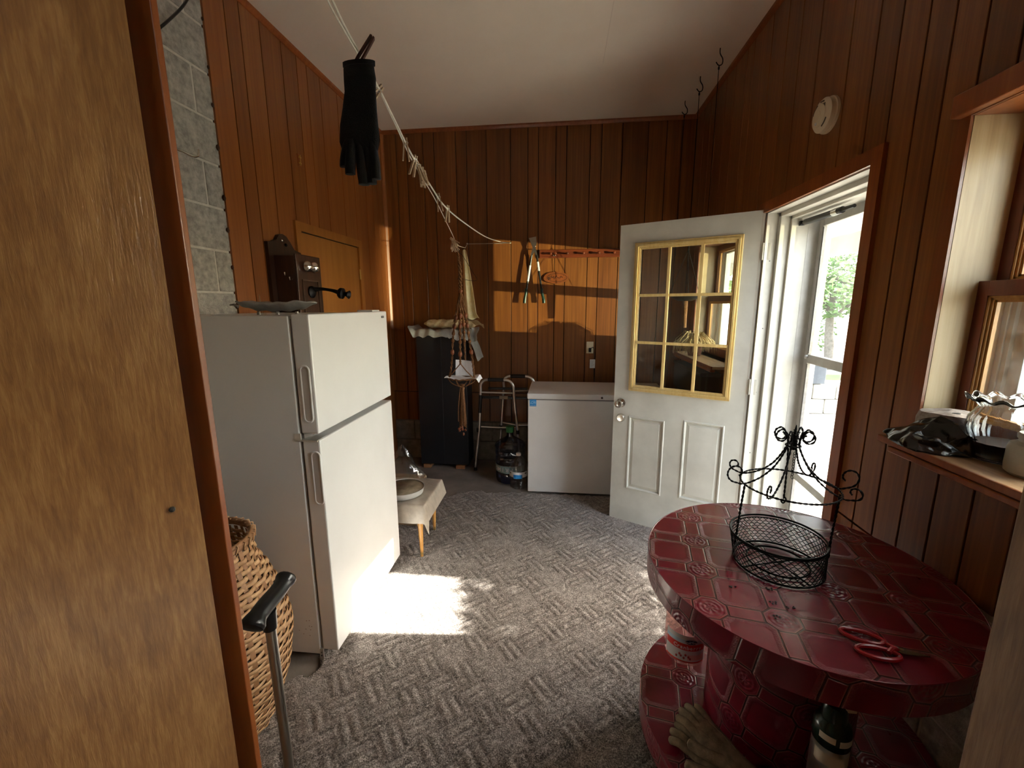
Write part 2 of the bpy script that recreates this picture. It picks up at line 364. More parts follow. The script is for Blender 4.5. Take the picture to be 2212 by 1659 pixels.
# embossed red vinyl with an octagon tile print (surface pattern of the spool table's covering)
def vinyl_mat():
    m, b = base_mat('red_vinyl_tile', (0.2,0.01,0.02), 0.3)
    P = 0.171
    uv = N(m, 'ShaderNodeUVMap'); mp = N(m, 'ShaderNodeMapping'); mp.vector_type = 'POINT'; L(m, uv.outputs[0], mp.inputs[0])
    mp.inputs['Rotation'].default_value = (0, 0, math.radians(10.1))
    sp = N(m, 'ShaderNodeSeparateXYZ'); L(m, mp.outputs[0], sp.inputs[0])
    def M1(op, a, b_=None, c=None):
        n = N(m, 'ShaderNodeMath', operation=op)
        for i, x in enumerate((a, b_, c)):
            if x is None: continue
            if isinstance(x, (int, float)): n.inputs[i].default_value = x
            else: L(m, x, n.inputs[i])
        return n.outputs[0]
    rot = math.radians(10.1); ox, oy = 0.578, 1.035
    # rotated coordinates of the medallion origin
    rx = ox*math.cos(rot) - oy*math.sin(rot); ry = ox*math.sin(rot) + oy*math.cos(rot)
    u = M1('SUBTRACT', sp.outputs[0], rx); v = M1('SUBTRACT', sp.outputs[1], ry)
    # distance to the nearest medallion centre
    mu = M1('PINGPONG', u, P/2); mv = M1('PINGPONG', v, P/2)
    cu = M1('SUBTRACT', P/2, mu); cv = M1('SUBTRACT', P/2, mv)
    dm = M1('MAXIMUM', M1('MAXIMUM', mu, mv), M1('MULTIPLY', M1('ADD', mu, mv), 0.7071))       # octagon metric about medallion
    dmed = M1('SUBTRACT', dm, 0.043)
    dbig = M1('SUBTRACT', M1('MAXIMUM', cu, cv), 0.0635)
    outm = M1('GREATER_THAN', dmed, 0.0)
    g1 = M1('ABSOLUTE', dmed)
    g2 = M1('ADD', M1('ABSOLUTE', dbig), M1('MULTIPLY', M1('SUBTRACT', 1.0, outm), 1.0))
    g3 = M1('ADD', M1('ABSOLUTE', M1('SUBTRACT', M1('MAXIMUM', cu, cv), 0.0635)), M1('MULTIPLY', M1('SUBTRACT', 1.0, outm), 1.0))
    g = M1('MINIMUM', g1, g2)
    groove = N(m, 'ShaderNodeMapRange', i_1=0.0009, i_2=0.0030, i_3=0.0, i_4=1.0); L(m, g, groove.inputs[0]); G = groove.outputs[0]
    # pale ridge just beside the groove, edge highlight painted into the colour
    rid = N(m, 'ShaderNodeMapRange', i_1=0.0030, i_2=0.0056, i_3=1.0, i_4=0.0); L(m, g, rid.inputs[0]); RG = M1('MULTIPLY', rid.outputs[0], G)
    tc = N(m, 'ShaderNodeMapping'); tc.inputs['Scale'].default_value = (1,1,1); L(m, uv.outputs[0], tc.inputs[0])
    fine = noise(m, tc.outputs[0], 230, 3, 0.6); med = noise(m, tc.outputs[0], 34, 5, 0.65); big = noise(m, tc.outputs[0], 7, 4)
    # leathery margin inside the big tile, petals inside the medallion
    inb = N(m, 'ShaderNodeMapRange', i_1=-0.016, i_2=-0.006, i_3=0.0, i_4=1.0); L(m, dbig, inb.inputs[0])
    diag = N(m, 'ShaderNodeMapRange', i_1=0.020, i_2=0.008, i_3=0.0, i_4=1.0); L(m, dmed, diag.inputs[0])
    marg = M1('MULTIPLY', M1('MAXIMUM', inb.outputs[0], diag.outputs[0]), M1('MULTIPLY', outm, M1('LESS_THAN', dbig, 0.0)))
    ang = M1('ARCTAN2', M1('SUBTRACT', M1('WRAP', u, P/2, -P/2), 0.0), M1('WRAP', v, P/2, -P/2))
    rr = M1('SQRT', M1('ADD', M1('MULTIPLY', mu, mu), M1('MULTIPLY', mv, mv)))
    pet = M1('ADD', M1('MULTIPLY', M1('SINE', M1('MULTIPLY', ang, 8.0)), 0.5), M1('MULTIPLY', M1('SINE', M1('MULTIPLY', rr, 520.0)), 0.5))
    inm = M1('LESS_THAN', dmed, -0.008)
    h = M1('ADD', M1('MULTIPLY', G, 1.0), M1('ADD', M1('MULTIPLY', M1('MULTIPLY', marg, fine), 1.3), M1('MULTIPLY', M1('MULTIPLY', inm, pet), 0.30)))
    h = M1('ADD', h, M1('MULTIPLY', med, 0.08))
    bump(m, b, h, 1.0, 0.0042)
    base = ramp(m, big, [(0.3, (0.120,0.004,0.015)), (0.7, (0.210,0.008,0.027))])
    mixr = N(m, 'ShaderNodeMix', data_type='RGBA'); L(m, M1('MULTIPLY', RG, M1('MULTIPLY', med, 1.5)), mixr.inputs[0]); L(m, base, mixr.inputs[6]); mixr.inputs[7].default_value = (0.42,0.17,0.15,1)
    mixg = N(m, 'ShaderNodeMix', data_type='RGBA'); L(m, G, mixg.inputs[0]); mixg.inputs[6].default_value = (0.045,0.003,0.005,1); L(m, mixr.outputs[2], mixg.inputs[7])
    mixs = N(m, 'ShaderNodeMix', data_type='RGBA'); L(m, M1('MULTIPLY', M1('MULTIPLY', marg, fine), 0.28), mixs.inputs[0]); L(m, mixg.outputs[2], mixs.inputs[6]); mixs.inputs[7].default_value = (0.34,0.10,0.10,1)  # margin flecks paint the vinyl's sparkle as a paler red
    L(m, mixs.outputs[2], b.inputs['Base Color']); b.inputs['Coat Weight'].default_value = 0.45; b.inputs['Coat Roughness'].default_value = 0.10
    L(m, ramp(m, big, [(0.3, (0.27,)*3), (0.7, (0.34,)*3)]), b.inputs['Roughness'])
    return m
VINYLRED = vinyl_mat()

# ================================================================ the room
XL, XR, YB, ZC = -1.667, 1.107, 4.06, 3.10
YF = 0.42                                      # room side of the doorway wall
OPEN = [(1.773, 2.602, -0.1, 2.047), (0.50, 1.404, 1.155, 2.05), (2.84, 3.72, 1.155, 2.00)]   # right wall: door, window, far window

def bands(u0, u1, z0, z1, holes):
    """rectangles of [u0,u1]x[z0,z1] left over by the holes"""
    zs = sorted({z0, z1, *[z for h in holes for z in h[2:] if z0 < z < z1]}); out = []
    for za, zb in zip(zs, zs[1:]):
        segs = [(u0, u1)]
        for h in holes:
            if h[2] < zb - 1e-6 and h[3] > za + 1e-6:
                nx = []
                for a, c in segs:
                    if h[1] <= a or h[0] >= c: nx.append((a, c)); continue
                    if h[0] > a: nx.append((a, h[0]))
                    if h[1] < c: nx.append((h[1], c))
                segs = nx
        out += [(a, c, za, zb) for a, c in segs if c-a > 0.004]
    return out

# floor and ceiling
fl = MB().box((-2.2, -2.6, -0.12), (1.33, 4.3, 0.0)); floor = fl.build('floor', CONC); tag(floor, 'bare grey concrete slab showing along the back and beside the fridge', kind='structure')
ce = MB().box((XL-0.2, YF-0.12, ZC), (XR+0.22, YB+0.2, ZC+0.12)); ceiling = ce.build('ceiling', CEIL); tag(ceiling, 'plain beige ceiling board over the whole porch room', kind='structure')
cr = MB()
cr.box((0.245, 0.5, ZC-0.0015), (0.249, YB-0.9, ZC+0.001)); cr.build('board_joint', mottled('joint', (0.72,0.63,0.54),(0.76,0.67,0.58), 8, 0.9, 0), ceiling)

# back wall
wb = MB().box((XL-0.2, YB+0.012, 0), (XR+0.22, YB+0.2, ZC)).build('wall_back', GROOVE); tag(wb, 'back wall of dark brown vertical panelling on a low block base', kind='structure')
gb = [XL, -1.518, -1.421, -1.267, -1.163, -0.964, -0.865, -0.686, -0.468, -0.313, -0.218, -0.066, 0.028, 0.23, 0.327, 0.502, 0.717, 0.869, 0.994, XR]
def plank(rects, axis, face, thick, mat, parent, z_split=None, bev=0.0012, gap=0.0030):
    """boards with a bevelled vertical edge; axis 'x' runs along x (wall faces -y), 'y' runs along y"""
    mb = MB(); U0 = min(r[0] for r in rects); U1 = max(r[1] for r in rects)
    for (u0, u1, z0, z1) in rects:
        b0 = bev if abs(u0-U0) < 1e-6 else 0; b1 = bev if abs(u1-U1) < 1e-6 else 0
        a = u0 + (gap if b0 else 0); c = u1 - (gap if b1 else 0)
        s = 1 if axis == 'x' else (1 if face > 0 else -1)
        # depth direction: into the wall
        P = [(a, thick), (a, b0), (a+b0, 0), (c-b1, 0), (c, b1), (c, thick)]
        vs = []
        for z in (z0, z1):
            for u, d in P: vs.append((u, face + d, z) if axis == 'x' else (face + s*d, u, z))
        n = len(P); mb.add(vs, [tuple(range(n)), tuple(range(n, 2*n))[::-1]] + [(i, n+i, n+(i+1) % n, (i+1) % n) for i in range(n)])
    return mb.build('plank', mat, parent)
for a, c in zip(gb, gb[1:]):
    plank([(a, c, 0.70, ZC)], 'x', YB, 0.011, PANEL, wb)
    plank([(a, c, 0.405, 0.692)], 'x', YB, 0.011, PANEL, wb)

# one block mesh shared by all the block courses
def block_mesh(w, h, d, axis):
    mb = MB().box((0, 0, 0), (w, d, h) if axis == 'x' else (d, w, h), 0.004)
    return mb.build('block', BLOCK)
def lay(proto_w, axis, u0, u1, z0, n, pos, parent, depth, phase=0.0, side=1, par0=0, ubreak=None):
    """courses of blocks with recessed mortar"""
    cache = {}
    for k in range(n):
        z = z0 + k*0.2008; off = (0.2 if (k+par0) % 2 else 0.0) + phase
        u = u0 - ((u0 - off) % 0.4)
        while u < u1 - 0.012:
            a = max(u, u0) + 0.005; c = min(u+0.4, u1) - 0.005; u += 0.4
            if c - a < 0.02: continue
            key = (round(c-a, 4))
            if key not in cache:
                o = block_mesh(c-a, 0.19, depth, axis); cache[key] = o.data
                first = o
            else:
                o = bpy.data.objects.new('block', cache[key]); C.objects.link(o)
            o.parent = parent
            jit = random.uniform(-0.0015, 0.0015)
            o.location = ((a, pos + jit, z + 0.005) if axis == 'x' else (pos + jit, a, z + 0.005))
MB_base = MB().box((XL, YB+0.003, 0.0), (XR, YB+0.02, 0.403)).build('mortar_bed', mottled('dusty_mortar', (0.13,0.115,0.095), (0.20,0.18,0.15), 20, 0.95, 0.4), wb)
DUSTBLK = mottled('dusty_block', (0.16,0.14,0.115), (0.27,0.24,0.20), 18, 0.92, 0.6, 0.004, bscale=100, rand=True)
BLOCK_, BLOCK = BLOCK, DUSTBLK
lay(0.4, 'x', XL, XR, 0.0, 2, YB-0.012, wb, 0.018, phase=-0.06)
BLOCK = BLOCK_

# left wall: block work, panelled from y = 2.06 on
wl = MB().box((XL-0.2, YF-0.1, 0), (XL-0.012, YB+0.2, ZC)).build('wall_left', MORTAR); tag(wl, 'left wall of painted grey blocks with orange brown panelling beyond', kind='structure')
MB().box((XL-0.012, YF, 0), (XL-0.0035, 2.075, ZC)).build('mortar_bed', MORTAR, wl)
lay(0.4, 'y', YF, 2.10, 0.01, 16, XL-0.010, wl, 0.011, phase=1.965-0.2, par0=1)
MB().box((XL-0.011, 2.06, 0), (XL-0.003, YB+0.01, ZC)).build('backing', GROOVE, wl)
gl_ = [2.062, 2.204, 2.31, 2.463, 2.644, 2.793, 2.903, 3.056, 3.284, 3.477, 3.675, 3.812, 3.93, YB]
LX = XL + 0.010
for a, c in zip(gl_, gl_[1:]):
    r = bands(a, c, 0.0, ZC, [(2.64, 3.47, 0.85, 2.03)])

    mb = MB()
    for (u0, u1, z0, z1) in r:
        b0 = 0.0014 if abs(u0-a) < 1e-6 else 0; b1 = 0.0014 if abs(u1-c) < 1e-6 else 0
        P = [(u0+(.0030 if b0 else 0), XL-0.002), (u0+(.0030 if b0 else 0), LX-b0), (u0+b0+.002, LX), (u1-b1-.002, LX), (u1-(.0030 if b1 else 0), LX-b1), (u1-(.0030 if b1 else 0), XL-0.002)]
        vs = [(x, u, z) for z in (z0, z1) for u, x in P]; n = 6
        mb.add(vs, [tuple(range(n)), tuple(range(n, 2*n))[::-1]] + [(i, n+i, n+(i+1) % n, (i+1) % n) for i in range(n)])
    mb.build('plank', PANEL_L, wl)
# rough torn edge of the first board
rough = MB()
for k in range(16):
    z = 0.25 + k*0.185 + random.uniform(-.03, .03); rough.ball((XL+0.008, 2.058, z), random.uniform(.005, .010), 6, 4, (1, 1, 1.6))
rough.build('edge_splinters', base_mat('splinter', (0.06,0.025,0.012), 0.9)[0], wl, fix=False)
# cove trims
def trim(name, mb, label, mat=TRIM): o = mb.build(name, mat); return tag(o, label, kind='structure')
trim('trim_1', MB().prism([(LX, ZC), (LX+0.022, ZC), (LX+0.018, ZC-0.012), (LX+0.006, ZC-0.028), (LX, ZC-0.03)], YB-2.05, 'y', 2.05), 'thin stained moulding along the top of the left panelling')
trim('trim_2', MB().prism([(YB, ZC), (YB-0.022, ZC), (YB-0.018, ZC-0.012), (YB-0.006, ZC-0.028), (YB, ZC-0.03)], XR-XL, 'x', XL), 'thin stained moulding along the top of the back wall')
trim('trim_3', MB().prism([(XR, ZC), (XR-0.022, ZC), (XR-0.018, ZC-0.012), (XR-0.006, ZC-0.028), (XR, ZC-0.03)], YB-YF, 'y', YF), 'thin stained moulding along the top of the right wall')
trim('trim_4', MB().prism([(LX, YB), (LX+0.028, YB), (LX+0.026, YB-0.012), (LX+0.010, YB-0.028), (LX, YB-0.03)], ZC-0.74, 'z', 0.71), 'upright corner moulding where the left and back walls meet', PANEL_L)

# right wall
wr = MB()
for (a, c, z0, z1) in bands(YF-0.12, YB+0.2, 0, ZC, OPEN): wr.box((XR+0.012, a, z0), (XR+0.20, c, z1))
wr = wr.build('wall_right', GROOVE); tag(wr, 'right wall of dark red brown panelling pierced by the door and two windows', kind='structure')
gr = [YF, 0.55, 0.70, 0.86, 0.98, 1.09, 1.20, 1.31, 1.415, 1.522, 1.622, 1.741, 1.856, 2.016, 2.249, 2.42, 2.563, 2.735, 2.963, 3.059, 3.238, 3.40, 3.56, 3.70, 3.86, YB]
for a, c in zip(gr, gr[1:]):
    for zz in ([(0.74, ZC), (0.41, 0.732)] if a > 1.40 else [(0.76, ZC)]):
        r = bands(a, c, zz[0], zz[1], OPEN)
        if not r: continue
        mb = MB()
        for (u0, u1, z0, z1) in r:
            b0 = 0.0014 if abs(u0-a) < 1e-6 else 0; b1 = 0.0014 if abs(u1-c) < 1e-6 else 0; g0 = .0030 if b0 else 0; g1 = .0030 if b1 else 0
            P = [(u0+g0, XR+0.012), (u0+g0, XR+b0), (u0+b0+g0, XR), (u1-b1-g1, XR), (u1-g1, XR+b1), (u1-g1, XR+0.012)]
            vs = [(x, u, z) for z in (z0, z1) for u, x in P]; n = 6
            mb.add(vs, [tuple(range(n)), tuple(range(n, 2*n))[::-1]] + [(i, n+i, n+(i+1) % n, (i+1) % n) for i in range(n)])
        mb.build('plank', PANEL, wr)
MB().box((XR+0.003, YF, 0.0), (XR+0.012, 1.414, 0.76)).build('mortar_bed', MORTAR, wr)
lay(0.4, 'y', YF, 1.415, 0.145, 3, XR-0.001, wr, 0.010, phase=0.02)
lay(0.4, 'y', 1.42, 1.77, 0.0, 2, XR-0.001, wr, 0.010, phase=0.02)
MB().box((XR-0.055, YF, 0.0), (XR, 1.415, 0.145), 0.006).build('footing', mottled('footing_concrete', (0.30,0.29,0.27), (0.42,0.40,0.37), 14, 0.9, 0.5), wr)

# doorway wall the camera looks through
wf = MB()
for (a, c, z0, z1) in bands(XL-0.2, XR+0.22, 0, ZC, [(-0.425, 0.448, -1, 2.06)]): wf.box((a, 0.405, z0), (c, YF, z1))
wf = wf.build('wall_front', mottled('front_wall_ply', (0.22,0.10,0.045), (0.32,0.16,0.075), 6, 0.6, 0.1)); tag(wf, 'wall with the open doorway the view is taken through', kind='structure')
# hallway shell behind the camera
hs = MB(); hs.box((-1.9, -2.5, 0), (-1.8, 0.3, 2.6)); hs.box((1.5, -2.5, 0), (1.6, 0.3, 2.6)); hs.box((-1.9, -2.6, 0), (1.6, -2.5, 2.6)); hs.box((-1.9, -2.6, 2.6), (1.6, 0.3, 2.7))
hs = hs.build('wall_hallway', mottled('hall_paint', (0.50,0.46,0.40), (0.54,0.50,0.44), 4, 0.8, 0)); tag(hs, 'plain hallway walls behind the viewer', kind='structure')
# jambs
JD = wood('jamb_wood', (0.15,0.070,0.024), (0.25,0.130,0.048), (0.38,0.22,0.09), 0.55, (200,200,16), 0.0, 0.5)
o = MB().box((-0.428, 0.416, 0), (-0.386, YF+0.004, 2.06), 0.001).build('trim_5', TRIM); tag(o, 'narrow stained jamb strip at the left of the doorway', kind='structure')
o = MB().box((0.432, 0.34, 0), (0.455, YF+0.006, 2.06), 0.002)
o = o.build('trim_6', JD); tag(o, 'scuffed wooden jamb at the right of the doorway', kind='structure')
o = MB().box((0.436, 0.388, 0), (0.66, 0.404, 2.14), 0.003).build('trim_7', JD); tag(o, 'wide wooden casing board at the lower right corner of the view', kind='structure')
o = MB().box((-0.42, 0.34, 2.04), (0.46, YF+0.004, 2.06), 0.002).build('trim_8', TRIM); tag(o, 'stained head of the doorway above the view', kind='structure')

# flush veneered door leaf, swung back toward the viewer
ang = math.radians(-125)
d3 = struct('door_3', 'flush wood veneered door leaf filling the left edge of the view', (-0.413, 0.4075, 0.0), ang)
lf = MB().box((0.0, 0.0, 0.01), (0.78, 0.035, 2.03)).build('slab', DOORPLY, d3, local=True)
lk = MB().box((0.776, 0.006, 0.9), (0.7815, 0.029, 1.12)).build('latch_plate', BRASS, d3, local=True)
sc_ = MB().ball((0.0235, 0.036, 1.343), 0.0030, 8, 6).build('screw_hole', DARKT, d3, local=True)

# cupboard door in the left wall
d4 = struct('door_4', 'plain orange plywood cupboard door in the left wall behind the phone', (LX, 2.64, 0.85))
MB().box((XL-0.012, 2.66, 0.86), (LX-0.001, 3.45, 2.01), 0.001).build('slab', CUPB, d4)
def casing(y0, y1, z0, z1, x, w, t, side, mat, parent, bottom=False):
    s = side
    MB().prism([(y0-w, z1+w), (y1+w, z1+w), (y1, z1), (y0, z1)], s*t, 'x', x).build('head_casing', mat, parent)
    MB().prism([(y0-w, z0), (y0-w, z1+w), (y0, z1), (y0, z0)], s*t, 'x', x).build('side_casing', mat, parent)
    MB().prism([(y1+w, z0), (y1+w, z1+w), (y1, z1), (y1, z0)], s*t, 'x', x).build('side_casing', mat, parent)
    if bottom: MB().prism([(y0-w, z0-w), (y1+w, z0-w), (y1, z0), (y0, z0)], s*t, 'x', x).build('sill_casing', mat, parent)
casing(2.66, 3.445, 0.86, 2.015, LX, 0.055, 0.016, 1, CUPB, d4, True)
for z in (1.05, 1.80): MB().tube([(LX+0.012, 3.447, z-0.04), (LX+0.012, 3.447, z+0.04)], 0.006, 8).build('hinge', BRASS, d4)
MB().tube([(LX, 2.70, 1.36), (LX+0.03, 2.70, 1.36), (LX+0.03, 2.70, 1.28), (LX, 2.70, 1.28)], 0.005, 8).build('handle', BRASS, d4)

# ------------------------------------------------ windows of the right wall
def window(name, label, y0, y1, z1, zs=1.155, shelf_y=None, shelf_label=None):
    w = struct(name, label, (XR, (y0+y1)/2, zs))
    X0 = XR+0.001
    # reveal boards
    MB().box((X0, y1-0.001, zs), (1.335, y1+0.014, z1)).build('reveal', REVEAL, w)
    MB().box((X0, y0-0.014, zs), (1.335, y0+0.001, z1)).build('reveal', REVEAL, w)
    MB().box((X0, y0-0.014, z1-0.001), (1.335, y1+0.014, z1+0.014)).build('reveal', TRIM, w)
    MB().box((1.19, y0-0.014, zs-0.03), (1.36, y1+0.014, zs+0.001)).build('reveal', SASH, w)
    zm = 1.588
    for yy in (y0, y1-0.016): MB().box((1.274, yy, zs+0.002), (1.345, yy+0.016, z1-0.002), 0.001).build('outer_liner', VINYL, w)
    def frame(nm, xa, xb, ya, yb, za, zb, st, rt, rb, mat):
        f = MB(); f.box((xa, ya, za), (xb, ya+st, zb), 0.0015); f.box((xa, yb-st, za), (xb, yb, zb), 0.0015)
        f.box((xa, ya+st-.001, zb-rt), (xb, yb-st+.001, zb), 0.0015); f.box((xa, ya+st-.001, za), (xb, yb-st+.001, za+rb), 0.0015)
        return f.build(nm, mat, w)
    # upper sash sits outward of the lower one
    low = frame('lower_sash', 1.195, 1.230, y0, y1, zs, zm+0.022, 0.034, 0.042, 0.060, SASH)
    up = frame('upper_sash', 1.238, 1.272, y0, y1, zm-0.02, z1, 0.036, 0.04, 0.040, SASH)
    def mould(xa, ya, yb, za, zb, d, p):
        f = MB()
        for i, (o_, dx) in enumerate(((0.0, 0.0), (0.006, 0.005), (0.012, 0.010))):
            f.box((xa+dx, ya+o_, za+o_), (xa+dx+d, ya+o_+0.0065, zb-o_)); f.box((xa+dx, yb-o_-0.0065, za+o_), (xa+dx+d, yb-o_, zb-o_))
            f.box((xa+dx, ya+o_, zb-o_-0.0065), (xa+dx+d, yb-o_, zb-o_)); f.box((xa+dx, ya+o_, za+o_), (xa+dx+d, yb-o_, za+o_+0.0065))
        f.build('moulding', GOLDWOOD, p)
    mould(1.198, y0+0.033, y1-0.033, zs+0.059, zm-0.019, 0.010, low)
    mould(1.241, y0+0.035, y1-0.035, zm+0.019, z1-0.039, 0.010, up)
    MB().box((1.216, y0+.03, zs+.05), (1.2185, y1-.03, zm-.01)).build('pane', GLASS, low)
    MB().box((1.259, y0+.03, zm+.01), (1.2615, y1-.03, z1-.03)).build('pane', GLASS, up)
    MB().box((1.205, (y0+y1)/2-.03, zm+.022), (1.23, (y0+y1)/2+.03, zm+.034), 0.003).build('sash_lock', BRASS, w)
    st = frame('storm_frame', 1.29, 1.325, y0+0.02, y1-0.02, zs+0.015, z1-0.015, 0.045, 0.05, 0.045, VINYL)
    MB().box((1.275, y0+.018, 1.57), (1.29, y1-.018, 1.60)).build('storm_rail', VINYL, w)
    MB().box((1.279, y0+0.001, zs+0.02), (1.292, y0+.03, z1-0.02)).build('storm_track', VINYL, w); MB().box((1.279, y1-.03, zs+0.02), (1.292, y1-0.001, z1-0.02)).build('storm_track', VINYL, w)
    MB().box((1.306, y0+.06, zs+.05), (1.308, y1-.06, z1-.06)).build('storm_pane', GLASS, w)
    # casing on the panelling
    casing(y0, y1, zs, z1, XR-0.008, 0.042, 0.008, 1, TRIM, w)
    return w
w1 = window('window_1', 'near window above the shelf with the glass vase', 0.50, 1.404, 2.05)
w2 = window('window_2', 'far window behind the open white door, seen through its panes', 2.84, 3.72, 2.00)
# projecting header box above window 1
MB().box((XR-0.034, 0.40, 2.052), (XR, 1.440, 2.112), 0.004).build('head_cap', TRIM, w1)
def sill_shelf(label, y0, y1, front):
    t = thing('window_shelf', label, 'shelf', (XR, (y0+y1)/2, 1.12), group='window sill shelves')
    MB().box((front+0.012, y0, 1.137), (1.195, y1, 1.155), 0.002).build('board', SILLTOP, t)
    MB().box((front+0.0, y0+0.0, 1.120), (front+0.030, y1-0.05, 1.1365), 0.003).build('nosing', TRIM, t)
    MB().box((front+0.004, y0, 1.138), (front+0.012, y1, 1.157), 0.002).build('edge_strip', TRIM, t)
    
    return t
sh1 = sill_shelf('rough wooden shelf under the near window holding vase, jar and black bag', 0.425, 1.368, 0.962)
sh2 = sill_shelf('wooden shelf under the far window, seen through the open door panes', 2.80, 3.76, 0.948)

# ------------------------------------------------ door opening, jamb, storm door
j = struct('trim_9', 'white painted outer door frame between white door and storm door', (XR, 2.58, 0))
MB().box((XR+0.001, 2.581, 0), (1.31, 2.60, 2.04)).build('hinge_jamb', WHITEP, j)
MB().box((1.165, 2.556, 0), (1.30, 2.582, 2.03), 0.003).build('stop', WHITEP, j)
MB().box((1.215, 2.540, 0), (1.30, 2.558, 2.02), 0.002).build('stop', WHITEP, j)
MB().box((1.30, 2.541, 0), (1.42, 2.60, 2.03), 0.002).build('outer_jamb', STORM, j)
MB().box((XR+0.001, 1.775, 0), (1.34, 1.79, 2.04)).build('strike_jamb', WHITEP, j)
MB().box((1.165, 1.788, 0), (1.30, 1.806, 2.03), 0.002).build('stop', WHITEP, j)
MB().box((XR+0.001, 1.775, 2.03), (1.20, 2.60, 2.045)).build('head_jamb', WHITEP, j)
MB().box((1.165, 1.79, 2.008), (1.30, 2.58, 2.032), 0.002).build('head_stop', WHITEP, j)
MB().box((1.215, 1.80, 1.992), (1.345, 2.56, 2.010), 0.002).build('head_stop', WHITEP, j)
MB().box((XR-0.01, 1.77, 0.0), (1.36, 2.60, 0.022), 0.004).build('threshold', ALU, j)
cs = struct('trim_10', 'stained brown casing around the outside door opening', (XR, 2.2, 0))
casing(1.775, 2.60, 0.0, 2.035, XR-0.016, 0.055, 0.016, 1, TRIM, cs)
for k in range(5): MB().tube([(1.14, 2.5815, 0.3+0.37*k), (1.14, 2.5800, 0.3+0.37*k)], 0.003, 6).build('nail_head', DARKT, j)

SA = math.radians(90-5.0)   # storm door stands slightly ajar, hinged on the near side
sd = struct('door_2', 'white storm door standing slightly ajar with clear panes', (1.29, 1.815, 0.0), SA)
# local x runs from the near hinge to the far stile, local y points back into the room
Ls = 0.725
f = MB(); f.box((0, -0.03, 0.03), (0.055, 0, 2.0), 0.003); f.box((Ls-0.045, -0.03, 0.03), (Ls, 0, 2.0), 0.003)
f.box((0.054, -0.03, 1.945), (Ls-0.044, 0, 2.0), 0.003); f.box((0.054, -0.03, 0.03), (Ls-0.044, 0, 0.10), 0.003)
f.build('frame', STORM, sd, local=True)
MB().box((0.05, -0.028, 1.228), (Ls-0.04, 0.004, 1.275), 0.003).build('middle_rail', STORM, sd, local=True)
MB().box((0.05, -0.028, 0.560), (Ls-0.04, 0.004, 0.602), 0.003).build('lower_rail', STORM, sd, local=True)
g = MB(); 
for (za, zb) in ((1.275, 1.945), (0.602, 1.228), (0.10, 0.560)):
    for o_, d_ in ((0, .004), (.006, .002)):
        g.box((0.055+o_, -0.012, za+o_), (0.061+o_, d_, zb-o_)); g.box((Ls-0.051-o_, -0.012, za+o_), (Ls-0.045-o_, d_, zb-o_))
g.build('glazing_bead', mottled('bead_grey', (0.22,0.21,0.20), (0.32,0.31,0.29), 30, 0.5, 0), sd, local=True)
for za, zb in ((1.27, 1.95), (0.597, 1.235), (0.095, 0.567)): MB().box((0.05, -0.016, za), (Ls-0.04, -0.014, zb)).build('pane', STORMG, sd, local=True)
MB().ball((Ls-0.052, 0.010, 1.262), 0.011, 10, 8).build('latch_knob', STORM, sd, local=True)
cl = thing('door_closer', 'black pneumatic door closer tube along the top of the storm door', 'door closer', (1.262, 2.4, 1.99))
MB().tube([(1.262, 2.50, 1.967), (1.262, 2.20, 1.967)], 0.015, 14).build('cylinder', BLACKP, cl)
MB().tube([(1.262, 2.50, 1.967), (1.262, 2.545, 1.967)], 0.005, 8).build('rod', BLACKP, cl)
MB().box((1.250, 2.525, 1.955), (1.274, 2.545, 1.979), 0.002).build('bracket', BLACKP, cl)
MB().tube([(1.262, 2.265, 1.967), (1.262, 2.225, 1.967)], 0.0165, 14).build('ring', CHROME, cl, label='chrome ring on the closer tube')
MB().tube([(1.262, 2.20, 1.967), (1.262, 2.12, 1.967)], [0.010, 0.008], 8).build('end_fitting', BLACKP, cl)

# ------------------------------------------------ the open white door with nine panes
hx, hy = 1.107, 2.600; da = math.atan2(0.38, -0.722)
d1 = struct('door_1', 'open white painted door with nine yellow framed panes and two lower panels', (hx-0.004, hy-0.006, 0), da)
DW, DH, DT = 0.818, 2.052, 0.044
holes = [(0.100, 0.712, 0.975, 1.930), (0.465, 0.706, 0.262, 0.792), (0.108, 0.347, 0.280, 0.815)]
s_ = MB()
us = sorted({0.0, DW, *[h[0] for h in holes], *[h[1] for h in holes]}); zs_ = sorted({0.018, DH, *[h[2] for h in holes], *[h[3] for h in holes]})
for a, c in zip(us, us[1:]):
    for z0, z1 in zip(zs_, zs_[1:]):
        if not any(h[0] <= a+1e-6 and c <= h[1]+1e-6 and h[2] <= z0+1e-6 and z1 <= h[3]+1e-6 for h in holes): s_.box((a, -DT, z0), (c, 0, z1))
s_.build('slab', DOORP, d1, local=True)
for h in holes[1:]:
    p = MB(); lv = [(0, 0.0), (0.004, 0.005), (0.010, 0.004), (0.016, -0.009), (0.034, -0.003), (0.036, -0.0015)]
    rings = []
    for o_, y in lv: rings.append([(h[0]+o_, y, h[2]+o_), (h[1]-o_, y, h[2]+o_), (h[1]-o_, y, h[3]-o_), (h[0]+o_, y, h[3]-o_)])
    vs = [v for r in rings for v in r]; fs = []
    for i in range(len(rings)-1):
        for k in range(4): fs.append((i*4+k, i*4+(k+1) % 4, (i+1)*4+(k+1) % 4, (i+1)*4+k))
    fs.append(tuple((len(rings)-1)*4+k for k in range(4)))
    p.add(vs, fs); p.box((h[0], -DT, h[2]), (h[1], -0.016, h[3])); p.build('raised_panel', DOORP, d1, local=True, fix=False)
